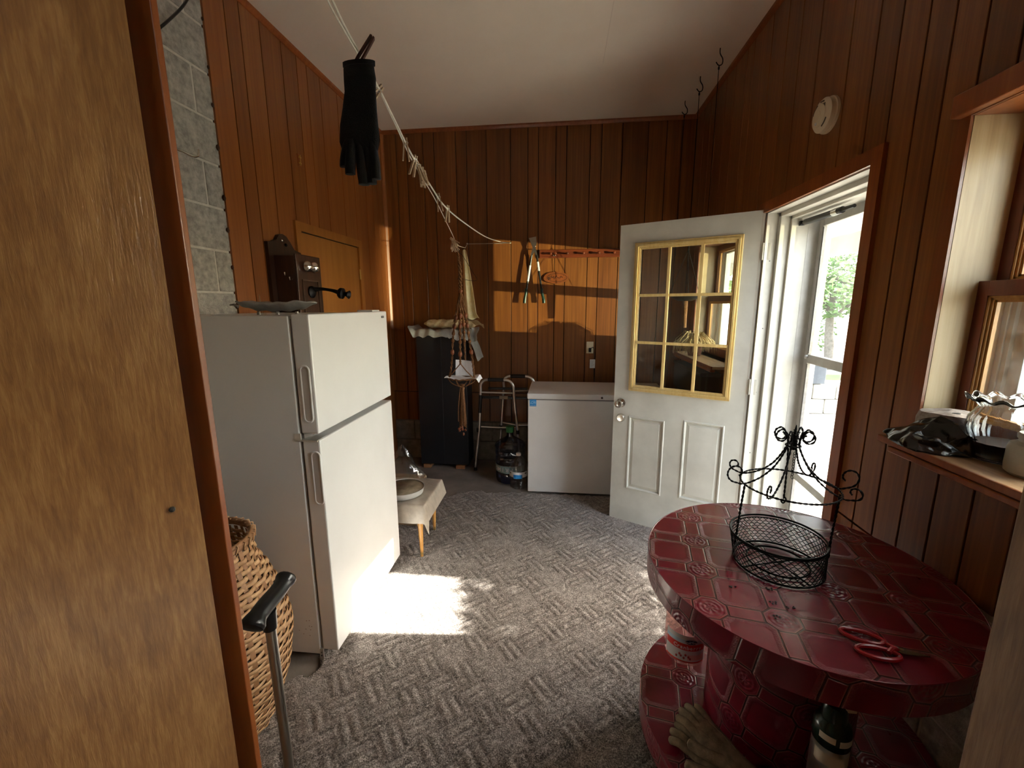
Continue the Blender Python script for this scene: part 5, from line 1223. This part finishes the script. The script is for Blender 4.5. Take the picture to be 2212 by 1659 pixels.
for a in (0.3, 1.9): MB().tube([(bc_[0]+0.122*math.cos(a), bc_[1]+0.122*math.sin(a), 0.7565), (bc_[0]-0.122*math.cos(a), bc_[1]-0.122*math.sin(a), 0.7565)], 0.0026, 6).build('base_bar', IRON, gz_)
twist([(rc_[0]-0.131, rc_[1]-0.015, 0.80), (0.562, 1.306, 0.86), (0.570, 1.312, 0.94), (0.574, 1.312, 1.0)], 0.0033, 'post')
twist([(rc_[0]+0.118, rc_[1]-0.062, 0.80), (0.810, 1.262, 0.86), (0.816, 1.264, 0.94), (0.820, 1.266, 1.0)], 0.0033, 'post')
twist(circ(kc, 0.132, 1.0, 40)+circ(kc, 0.132, 1.0, 40)[:1], 0.0030, 'eave_ring', n=2)
def scroll(c, d, up, r0, turns, n=22, sgn=1):
    """spiral in the vertical plane spanned by d and up, starting at c"""
    out = []
    cen = c + up*r0*sgn
    for i in range(n+1):
        t_ = i/n; r = r0*(1-0.62*t_); a = -PI/2*sgn + turns*2*PI*t_*sgn
        out.append(cen + d*r*math.cos(a) + up*r*math.sin(a))
    return out
crown = Vector((0.704, 1.318, 1.132))
for k in range(6):
    a = math.radians((140, 182, 226, 320, 355, 40)[k]); d = Vector((math.cos(a), math.sin(a), 0)); up = Vector((0, 0, 1))
    e = Vector((kc[0], kc[1], 1.0)) + d*0.132
    body = [e + d*0.022 + up*0.004, e, e - d*0.045 + up*0.022, e - d*0.085 + up*0.062, crown + d*0.018 - up*0.012, crown + d*0.016 + up*0.014]
    tp_ = scroll(crown + d*0.034 + up*0.046, d, up, 0.022, 0.95, sgn=-1)
    bt = scroll(e + d*0.026 + up*0.004, d, up, (0.020, 0.032, 0.022, 0.021, 0.033, 0.019)[k], 0.9)
    twist(bt[::-1] + body[1:] + [crown + d*0.020 + up*0.030] + tp_, 0.0028, 'roof_rib', n=3)
twist(circ((crown.x, crown.y), 0.019, 1.128, 12)+circ((crown.x, crown.y), 0.019, 1.128, 12)[:1], 0.003, 'crown_ring', n=2)
MB().tube([(crown.x, crown.y, 1.115), (crown.x, crown.y, 1.135), (crown.x+.001, crown.y, 1.16), (crown.x+.002, crown.y, 1.192)], [0.006, 0.0095, 0.006, 0.0012], 10).build('finial', IRON, gz_)
for k in range(7): MB().tube(circ((crown.x, crown.y), 0.0100-0.0011*k, 1.134+0.007*k, 10), 0.0016, 5, close=True).build('finial_coil', IRON, gz_, fix=False)
twist([(crown.x-.014, crown.y, 1.12), (crown.x-.016, crown.y-.01, 1.06), (crown.x-.020, crown.y-.02, 1.00), (crown.x-.020, crown.y-.02, 0.965)], 0.0028, 'hanging_rod')
MB().tube(smooth_path([(crown.x-.020, crown.y-.02, 0.972), (crown.x-.013, crown.y-.02, 0.962), (crown.x-.020, crown.y-.02, 0.950), (crown.x-.027, crown.y-.02, 0.957)], 4), 0.0024, 6).build('hook', IRON, gz_)
ch = MB()
for k in range(10): ch.tube([(crown.x+.004+0.0*k+0.003*math.cos(q), crown.y-.005+(0.003*math.sin(q) if k % 2 else 0), 1.105-0.0085*k+(0.0045*math.sin(q) if not k % 2 else 0.0045*math.sin(q))) for q in [2*PI*i/8 for i in range(8)]], 0.0011, 4, close=True)
ch.build('chain', IRON, gz_, fix=False)

# red handled scissors
sc = thing('scissors', 'small scissors with red plastic handles lying on the red table', 'scissors', (0.795, 0.952, 0.7525), math.radians(-13))
def ellp(cx_, cy_, a, b_, rot, z, n=28): return [(cx_+a*math.cos(q)*math.cos(rot)-b_*math.sin(q)*math.sin(rot), cy_+a*math.cos(q)*math.sin(rot)+b_*math.sin(q)*math.cos(rot), z) for q in [2*PI*i/n for i in range(n)]]
for s, cx_, cy_, rot in ((1, -0.066, 0.023, -0.12), (-1, -0.052, -0.024, 0.08)):
    h = MB(); h.tube(ellp(cx_, cy_, 0.042, 0.0185, rot, 0.006 if s > 0 else 0.005), 0.0055, 8, close=True, flat=0.9)
    h.tube([(-0.030, cy_*0.75, 0.006), (-0.018, 0.004*s, 0.007), (-0.006, 0.001*s, 0.007)], [0.005, 0.006, 0.004], 8)
    h.build('handle', REDPL, sc, local=True)
    MB().prism([(-0.012, -0.007*s), (0.004, -0.010*s), (0.030, -0.007*s), (0.054, 0.000), (0.0, 0.007*s), (-0.012, 0.005*s)], 0.002, 'z', 0.005 if s > 0 else 0.003).build('blade', STEEL, sc, local=True)
MB().tube([(0.0, 0, 0.002), (0.0, 0, 0.010)], 0.0052, 12).build('pivot', CHROME, sc, local=True)
for i, (x, y) in enumerate(((0.585, 1.10), (0.62, 1.085), (0.60, 1.16), (0.572, 1.045), (0.50, 1.16))):
    o = MB()
    for k in range(6): o.ball((x+random.uniform(-.012, .012), y+random.uniform(-.006, .006), 0.7518), random.uniform(.0012, .003), 6, 4, (1, 1, .6))
    o = o.build('debris', DARKT, fix=False); tag(o, ['dark crumbs just in front of the wire basket', 'second cluster of crumbs in front of the wire basket', 'crumbs close under the front rim of the basket', 'dark crumb cluster nearest the camera on the red table', 'tiny crumb to the left of the basket'][i], 'crumbs')

# lower disc: juice jug, gloves, thermos, glass jar
jc = (0.500, 1.515)
jj = thing('juice_jug', 'clear cranberry juice jug with a red label on the lower disc of the table', 'bottle', (jc[0], jc[1], 0.2))
prof = [(0.001, 0.202), (0.055, 0.202), (0.069, 0.210), (0.074, 0.225), (0.074, 0.345), (0.071, 0.355), (0.0745, 0.372), (0.073, 0.40), (0.062, 0.43), (0.040, 0.455), (0.022, 0.468), (0.020, 0.492), (0.001, 0.493)]
MB().lathe(prof, (*jc, 0), 36).build('bottle', JUICE, jj)
MB().lathe([(0.001, 0.482), (0.024, 0.483), (0.024, 0.505), (0.020, 0.508), (0.001, 0.508)], (*jc, 0), 20).build('cap', REDL, jj)
lb = band(jc, 0.0752, 195, 315, 0.228, 0.340, LIGHTL, 'label', jj, 26)
band(jc, 0.0756, 197, 313, 0.279, 0.306, REDL, 'label_band', lb, 26)
band(jc, 0.0756, 197, 313, 0.307, 0.322, SKYL, 'label_sky', lb, 26)
band(jc, 0.0757, 197, 313, 0.228, 0.234, REDL, 'label_base', lb, 26)
band(jc, 0.0757, 262, 313, 0.240, 0.262, PINKT, 'label_patch', lb, 14)
def arc_text(txt, c, r, a_mid, da_, z, size, mat, name, parent, bold=0.0004):
    mb = MB()
    for i, chh in enumerate(txt):
        a = math.radians(a_mid + da_*(i-(len(txt)-1)/2))
        if chh == ' ': continue
        M_ = Matrix.Translation((c[0]+r*math.cos(a), c[1]+r*math.sin(a), z)) @ Matrix.Rotation(a+PI/2, 4, 'Z') @ Matrix.Rotation(PI/2, 4, 'X')
        t_ = text_mb(chh, size, M_, 0.0002, bold); n = len(mb.v); mb.v += t_.v; mb.f += [tuple(n+q for q in f) for f in t_.f]; mb.uv += t_.uv; mb.smooth += t_.smooth
    return mb.build(name, mat, parent)
arc_text('Cranberry', jc, 0.0760, 262, 8.6, 0.2905, 0.021, LIGHTL, 'lettering', lb)
ov = MB(); a = math.radians(270); nrm = Vector((math.cos(a), math.sin(a), 0)); tg_ = Vector((-math.sin(a), math.cos(a), 0)); oc = Vector((*jc, 0.3165))+nrm*0.0758
def oval(w, h, d): return [oc + nrm*(d - 0.5*(w*math.cos(q))**2/0.075) + tg_*w*math.cos(q) + Vector((0, 0, h*math.sin(q))) for q in [2*PI*i/28 for i in range(28)]]
MB().add(oval(0.0235, 0.0108, 0.0006), [tuple(range(28))]).build('logo_border', LIGHTL, lb, fix=False)
MB().add(oval(0.0215, 0.0092, 0.0010), [tuple(range(28))]).build('logo_oval', NAVY, lb, fix=False)
arc_text('Ocean Spray', jc, 0.0772, 270, 2.6, 0.3150, 0.0068, LIGHTL, 'lettering', lb, 0.0002)
w_ = MB(); w_.tube(smooth_path([oc+tg_*-0.008+nrm*0.0012+Vector((0,0,.004)), oc+nrm*0.0014+Vector((0,0,.0022)), oc+tg_*0.008+nrm*0.0012+Vector((0,0,.0058))], 4), 0.0011, 5); w_.build('logo_wave', SKYL, lb)
for k in range(7):
    a = math.radians(232 + 6.2*k + (k % 2)*2); MB().ball((jc[0]+0.0748*math.cos(a), jc[1]+0.0748*math.sin(a), 0.246+0.010*((k*5) % 3)/1.5), 0.0052, 10, 7, (0.8, 0.8, 1)).build('printed_berry', BERRY, lb)

def work_glove(name, label, loc, rot, flip=1):
    t = thing(name, label, 'glove', loc, rot=rot, group='work gloves on the lower disc'); s = flip
    secs = [(-0.115, 0.050, 0.012), (-0.10, 0.048, 0.015), (-0.06, 0.042, 0.017), (-0.02, 0.046, 0.019), (0.02, 0.049, 0.019), (0.05, 0.047, 0.016), (0.062, 0.040, 0.012)]
    mb = MB(); vs = []; sg = 20
    for (y, w, h) in secs:
        for k in range(sg):
            a = 2*PI*k/sg; vs.append((w*math.cos(a), y, 0.018+h*math.sin(a)*(1+0.10*math.sin(a*4+y*60))))
    fs = [(i*sg+k, i*sg+(k+1) % sg, (i+1)*sg+(k+1) % sg, (i+1)*sg+k) for i in range(len(secs)-1) for k in range(sg)] + [tuple(range(sg))[::-1], tuple((len(secs)-1)*sg+k for k in range(sg))]
    mb.add(vs, fs, True)
    for x0, ang_, ln, r in ((-0.034, -0.16, 0.058, 0.0115), (-0.012, -0.05, 0.072, 0.0125), (0.012, 0.04, 0.070, 0.0125), (0.034, 0.15, 0.058, 0.012)):
        P = smooth_path([(x0*s, 0.035, 0.018), (x0*s+math.sin(ang_)*ln*0.5*s, 0.04+ln*0.55, 0.024), (x0*s+math.sin(ang_)*ln*s, 0.04+ln*0.9, 0.020), (x0*s+math.sin(ang_)*ln*1.05*s, 0.04+ln*1.08, 0.013)], 5)
        mb.tube(P, [r*(1.05-0.15*i/len(P)) if i < len(P)-2 else r*(0.75 if i == len(P)-2 else 0.35) for i in range(len(P))], 12)
    P = smooth_path([(0.030*s, -0.045, 0.018), (0.058*s, -0.018, 0.022), (0.072*s, 0.014, 0.020), (0.078*s, 0.036, 0.015)], 5)
    mb.tube(P, [0.018-0.004*i/len(P) if i < len(P)-2 else (0.010 if i == len(P)-2 else 0.004) for i in range(len(P))], 12)
    mb.build('glove_body', LEATHER, t, local=True)
    for x in (-0.022, 0.0, 0.022): MB().tube([(x, -0.05, 0.0375), (x*1.05, 0.0, 0.0385), (x*1.1, 0.045, 0.035)], 0.0016, 6).build('seam', LEATHER, t, local=True)
    MB().tube([(0.050*math.cos(2*PI*k/20), -0.113, 0.018+0.013*math.sin(2*PI*k/20)) for k in range(20)], 0.0028, 6, close=True).build('cuff_hem', LEATHER, t, local=True)
    return t
work_glove('work_glove', 'tan work glove lying on top of its pair on the lower red disc', (0.480, 1.128, 0.232), (0.10, 0.08, math.radians(36)), -1)
work_glove('work_glove', 'tan work glove underneath its pair, thumb pointing out to the left', (0.463, 1.108, 0.201), (0, 0, math.radians(46)), -1)

th = thing('thermos_bottle', 'stainless steel vacuum bottle with a dark green cap under the red tabletop', 'thermos', (0.703, 0.990, 0.2))
tc = (0.703, 0.990, 0)
MB().lathe([(0.001, 0.201), (0.037, 0.201), (0.040, 0.206), (0.040, 0.455), (0.039, 0.47), (0.001, 0.471)], tc, 40).build('body', STAINL, th)
cpp = MB().lathe([(0.0403, 0.455), (0.0412, 0.458), (0.0412, 0.500), (0.037, 0.512), (0.028, 0.522), (0.027, 0.552), (0.024, 0.562), (0.001, 0.566)], tc, 40).build('cap', GREEND, th)
band(tc, 0.0415, 200, 250, 0.478, 0.496, CREAMT, 'cap_sticker', cpp, 12); band(tc, 0.0415, 262, 330, 0.474, 0.492, CREAMT, 'cap_sticker', cpp, 12)
tpb = band(tc, 0.0404, 190, 345, 0.408, 0.442, CREAMT, 'tape', th, 26)
MB().box((0.715, 0.970, 0.555), (0.740, 0.985, 0.600), 0.002).build('spout_tab', CREAMT, th)
t = thing('glass_jar', 'small dark glass jar on the lower disc in front of the red drum', 'jar', (0.592, 1.018, 0.2))
MB().lathe([(0.001, 0.202), (0.026, 0.202), (0.029, 0.210), (0.029, 0.255), (0.022, 0.272), (0.020, 0.278), (0.001, 0.279)], (0.592, 1.018, 0), 24).build('glass', glassy('red_glass', (0.35,0.12,0.14), 0.18), t)
MB().lathe([(0.001, 0.276), (0.022, 0.276), (0.022, 0.288), (0.001, 0.289)], (0.592, 1.018, 0), 20).build('lid', base_mat('jar_lid', (0.02,0.004,0.006), 0.15)[0], t)

# the table and what stands on it shrunk toward the camera so that the rim clears the right wall
TSC = 0.9625; T0 = Vector((0.722, 1.285, 0.750)); T1 = Vector((0.695, 1.2369, 0.780))
for o in list(bpy.data.objects):
    if o.parent is None and (o.name in ('spool_table', 'wire_gazebo_basket', 'scissors', 'juice_jug', 'work_glove', 'work_glove.001', 'thermos_bottle', 'glass_jar') or o.name.startswith('debris')):
        o.location = T1 + (o.location - T0)*TSC; o.scale = (TSC,)*3

# ================================================================ things on the near window shelf
ZS = 1.155
t = thing('black_plastic_bag', 'shiny folded black plastic bag on the shelf end beside the stone', 'plastic bag', (1.02, 1.27, ZS))
V = [(0.985,1.378,1.164),(0.948,1.300,1.160),(0.940,1.245,1.158),(0.952,1.205,1.158),(1.000,1.175,1.158),(1.060,1.155,1.160),(1.085,1.185,1.165),(1.100,1.330,1.160),(1.030,1.350,1.200),(1.055,1.275,1.246),(1.062,1.235,1.232),(1.000,1.265,1.205),(0.965,1.255,1.190),(0.968,1.225,1.186),(1.005,1.205,1.190),(1.050,1.180,1.214),(1.070,1.175,1.205),(1.020,1.215,1.184),(0.995,1.300,1.196),(1.03,1.19,1.176)]
F = [(0,1,12,18),(1,2,12),(2,3,13,12),(3,4,14,13),(4,5,19,14),(5,6,16,19),(0,18,8),(8,18,11,9),(18,12,11),(11,12,13,17),(13,14,17),(17,14,19,15),(19,16,15),(11,17,10,9),(17,15,10),(10,15,16,6),(9,10,6,7),(8,9,7),(0,8,7),(0,7,6,5,4,3,2,1)]
o = MB().add(V, F, True).build('folded_film', BAGBLK, t); 
md = o.modifiers.new('cuts', 'SUBSURF'); md.subdivision_type = 'SIMPLE'; md.levels = 4; md.render_levels = 4
tx = bpy.data.textures.new('crumple', 'CLOUDS'); tx.noise_scale = 0.045; tx.noise_depth = 1
md = o.modifiers.new('crumple', 'DISPLACE'); md.texture = tx; md.strength = 0.022; md.mid_level = 0.6; md.texture_coords = 'LOCAL'
md = o.modifiers.new('smooth', 'SMOOTH'); md.iterations = 3
o = thing('stone_slab', 'round rough stone slab by the window reveal behind the black bag', 'stone', (1.105, 1.325, ZS))
MB().lathe([(0.001, 0), (0.060, 0), (0.066, 0.010), (0.068, 0.060), (0.062, 0.082), (0.040, 0.086), (0.001, 0.087)], (1.118, 1.322, ZS+0.001), 28, wave=lambda i, q, r, z: (r*(1+0.08*math.sin(q*3+1)+0.04*math.sin(q*7)), z*(1+0.03*math.sin(q*2)))).build('stone_body', STONE, o)
MB().ball((1.105, 1.290, ZS+0.0895), 0.007, 10, 6, (1.6, 1, 0.3)).build('pit', DARKT, o)
v_ = thing('glass_vase', 'clear fluted glass vase with a ruffled rim on the window shelf', 'vase', (1.115, 1.165, ZS))
vp = [(0.001, 0.004), (0.050, 0.002), (0.053, 0.006), (0.046, 0.012), (0.052, 0.030), (0.062, 0.055), (0.070, 0.080), (0.068, 0.105), (0.056, 0.128), (0.052, 0.134), (0.062, 0.148), (0.078, 0.156)]
def vw(i, q, r, z):
    k = 0.0 if i < 3 else min(1, (i-2)/3)
    rr = r*(1+0.030*k*math.sin(16*q+z*30))
    if i >= 10: rr = r*(1+0.05*math.sin(12*q)); z = z + 0.006*math.sin(12*q)*(1 if i == 11 else 0.5)
    return rr, z
o = MB(); n_ = 96
vs = []; fs = []
for i, (r, z) in enumerate(vp):
    for k in range(n_):
        q = 2*PI*k/n_; rr, zz = vw(i, q, r, z); vs.append((1.115+rr*math.cos(q), 1.165+rr*math.sin(q), ZS+zz))
fs = [(i*n_+k, i*n_+(k+1) % n_, (i+1)*n_+(k+1) % n_, (i+1)*n_+k) for i in range(len(vp)-1) for k in range(n_)]
o.add(vs, fs, True).build('bowl', VASEG, v_, fix=False).modifiers.new('thickness', 'SOLIDIFY').thickness = 0.003
MB().tube([(1.115+0.078*(1+0.05*math.sin(12*q))*math.cos(q), 1.165+0.078*(1+0.05*math.sin(12*q))*math.sin(q), ZS+0.157+0.006*math.sin(12*q)) for q in [2*PI*k/n_ for k in range(n_)]], 0.0022, 6, close=True).build('ruffled_rim', VASEG, v_, fix=False)
MB().lathe([(0.001, 0.0), (0.052, 0.0), (0.053, 0.004), (0.050, 0.007), (0.001, 0.008)], (1.115, 1.165, ZS+0.001), 32).build('foot', VASEG, v_)
MB().lathe([(0.001, 0.012), (0.044, 0.013), (0.056, 0.046), (0.001, 0.047)], (1.115, 1.165, ZS), 28).build('potpourri', base_mat('dark_contents', (0.05,0.028,0.022), 0.8)[0], v_)
t = thing('stoneware_jar', 'squat grey green stoneware jar at the front of the window shelf', 'jar', (1.090, 1.058, ZS))
MB().lathe([(0.001, 0.001), (0.044, 0.001), (0.052, 0.008), (0.0535, 0.020), (0.0535, 0.062), (0.050, 0.074), (0.038, 0.080), (0.036, 0.088), (0.001, 0.088)], (1.090, 1.052, ZS), 36).build('jar_body', CROCK, t)
MB().lathe([(0.001, 0.086), (0.040, 0.087), (0.041, 0.096), (0.038, 0.100), (0.001, 0.101)], (1.090, 1.052, ZS), 32).build('lid', CROCK, t)
t = thing('dark_lidded_tin', 'dark tin with a pale lid behind the stoneware jar', 'tin', (1.150, 1.070, ZS))
MB().lathe([(0.001, 0.001), (0.032, 0.001), (0.032, 0.100), (0.001, 0.101)], (1.165, 1.085, ZS), 28).build('tin_body', base_mat('tin_dark', (0.03,0.02,0.03), 0.4)[0], t)
MB().lathe([(0.001, 0.100), (0.034, 0.100), (0.034, 0.112), (0.001, 0.113)], (1.165, 1.085, ZS), 28).build('lid', base_mat('tin_lid', (0.30,0.30,0.36), 0.3)[0], t)
t = thing('dark_storage_box', 'black box under the far window shelf seen through the lower door panes', 'box', (1.03, 3.3, 0.87))
MB().box((0.965, 3.02, 0.868), (1.095, 3.72, 1.075), 0.004).build('box_body', BLACKM, t); MB().box((0.96, 3.015, 1.055), (1.10, 3.725, 1.08), 0.003).build('box_lid', BLACKM, t)

# ================================================================ outdoors
g = MB().box((1.33, -30, -0.35), (60, 60, -0.16)).build('ground_yard', GRAVEL); tag(g, 'pale sunlit gravel yard outside the storm door', kind='structure')
st = MB().box((1.335, 1.55, -0.16), (2.35, 2.95, -0.012), 0.006).build('door_step', mottled('step_concrete', (0.50,0.48,0.44), (0.62,0.60,0.56), 10, 0.9, 0.4)); tag(st, 'sunlit concrete step outside the storm door', kind='structure')
q = MB()
for (x, y, rx, ry) in ((6.2, 7.6, 1.2, 0.8), (7.5, 9.5, 3.0, 1.5), (9.5, 8.6, 3, 2.2), (12, 4, 5, 3)):
    n = 40; pts = [(x+rx*math.cos(2*PI*k/n)*(1+0.12*math.sin(k*1.7)), y+ry*math.sin(2*PI*k/n)*(1+0.12*math.sin(k*2.3)), -0.155) for k in range(n)]
    q.add(pts, [tuple(range(n))])
q = q.build('lawn_patches', GRASS); tag(q, 'patchy green grass in the pale yard', 'grass', kind='stuff')
pr_ = struct('porch_roof', 'white porch soffit and fascia seen through the top of the storm door', (2.0, 5.0, 2.1))
MB().box((1.34, 2.42, 2.17), (2.62, 9.0, 2.21)).build('soffit', PORCH, pr_); MB().box((2.60, 2.42, 1.995), (2.64, 9.0, 2.25), 0.004).build('fascia', PORCH, pr_)  # near end lengthened out of view to trim the sun patch
MB().box((1.34, 2.40, 2.21), (2.70, 9.0, 2.26)).build('roofing', mottled('shingle', (0.12,0.11,0.10), (0.18,0.17,0.16), 20, 0.9, 0.3), pr_)
wo_ = MB().box((1.32, YB+0.2, -0.3), (1.36, 9.0, 2.2)).build('wall_exterior', PORCH); tag(wo_, 'white outside wall beyond the porch room', kind='structure')
t = thing('yard_bin', 'dark blue grey bin on a low stone wall outside', 'bin', (4.0, 7.15, 0.30))
MB().box((3.70, 7.0, 0.315), (4.09, 7.35, 0.62), 0.01).build('bin_body', BINM, t); MB().box((3.68, 6.98, 0.60), (4.11, 7.37, 0.64), 0.008).build('bin_lid', BINM, t)
t = thing('stone_wall', 'low grey stone wall under the dark bin in the yard', 'wall', (4.2, 7.3, -0.16))
SW = mottled('wall_stone', (0.34,0.33,0.30), (0.50,0.48,0.44), 6, 0.9, 0.6, 0.01, rand=True); sp = None
for r_ in range(2):
    for k in range(5):
        b0 = 3.45+0.34*k+(0.15 if r_ else 0); MB().box((b0, 7.0, -0.16+0.235*r_), (b0+0.325, 7.45, 0.068+0.235*r_), 0.02).build('stone', SW, t)
def tree(name, label, base, crown_c, rad, n, leaf, trunk_r, seed, group=None, branches=9):
    rg = random.Random(seed); t = thing(name, label, 'tree', base, group=group)
    b = Vector(base); c = Vector(crown_c); mb = MB()
    mid = b.lerp(c, 0.5)+Vector((rg.uniform(-.1, .1), rg.uniform(-.1, .1), 0))
    mb.tube(smooth_path([b, mid, c], 5), [trunk_r*(1-0.6*i/10) for i in range(11)], 9)
    for k in range(branches):
        d = Vector((rg.uniform(-1, 1)*rad[0], rg.uniform(-1, 1)*rad[1], rg.uniform(-.3, 1)*rad[2]))*0.8
        s = b.lerp(c, rg.uniform(0.55, 1)); mb.tube([s, s.lerp(c+d, 0.5)+Vector((0, 0, .06)), c+d], [trunk_r*0.32, trunk_r*0.2, trunk_r*0.08], 6)
    mb.build('trunk', BARK, t, fix=False)
    mb = MB(); vs = []; fs = []
    cl_ = [Vector((rg.gauss(0, .45), rg.gauss(0, .45), rg.gauss(0, .45))) for _ in range(max(10, n//60))]
    for k in range(n):
        if rg.random() < 0.6:
            q = rg.choice(cl_) + Vector((rg.gauss(0, .16), rg.gauss(0, .16), rg.gauss(0, .13)))
            if q.length > 1: q.normalize()
        else:
            q = Vector((rg.gauss(0, 1), rg.gauss(0, 1), rg.gauss(0, 1))).normalized()*rg.random()**0.4
        p = c+Vector((q.x*rad[0], q.y*rad[1], q.z*rad[2]))
        u = Vector((rg.gauss(0, 1), rg.gauss(0, 1), rg.gauss(0, .6))).normalized(); w = u.orthogonal().normalized(); s = leaf*rg.uniform(.6, 1.3)
        i = len(vs); vs += [p-u*s, p+w*s*0.45, p+u*s, p-w*s*0.45]; fs.append((i, i+1, i+2, i+3))
    o = mb.add(vs, fs).build('foliage', LEAFM, t, fix=False); o['kind'] = 'stuff'
    return t
tree('yard_tree', 'green leafy tree with a leaning grey trunk seen through the storm door', (7.07, 12.0, -0.16), (6.95, 12.0, 2.25), (2.3, 1.3, 1.05), 6500, 0.085, 0.13, 21)
tree('yard_tree', 'rounded bush behind the leaning tree trunk in the yard', (6.5, 12.9, -0.16), (6.5, 12.9, 0.75), (1.1, 0.8, 0.65), 1500, 0.07, 0.04, 22)
tree('yard_tree', 'tree beyond the yard seen through the near window on the right', (10.4, 10.8, -0.16), (10.4, 10.8, 3.2), (2.6, 2.2, 2.0), 3800, 0.13, 0.18, 23)
tree('yard_tree', 'unseen tree added close outside to shade the near window', (5.5, -0.7, -0.16), (4.5, 1.25, 4.15), (1.0, 0.85, 0.95), 7000, 0.07, 0.10, 24)  # out of view, added to keep sun out of the near window
tree('shade_bush', 'unseen clipped bush added to shade the middle pane of the storm door', (3.3, 2.42, -0.16), (3.3, 2.42, 2.44), (0.36, 0.72, 0.35), 7000, 0.045, 0.03, 25)  # out of view, added to block sun through the storm door's middle pane
tree('yard_tree', 'distant tree behind the far window', (5.2, 17.0, -0.16), (5.2, 17.0, 3.0), (2.6, 2, 1.8), 2600, 0.15, 0.18, 26)
tree('yard_tree', 'distant tree far right of the yard', (14.0, 15.5, -0.16), (14.0, 15.5, 3.6), (3.2, 2.6, 2.4), 3000, 0.17, 0.2, 27)
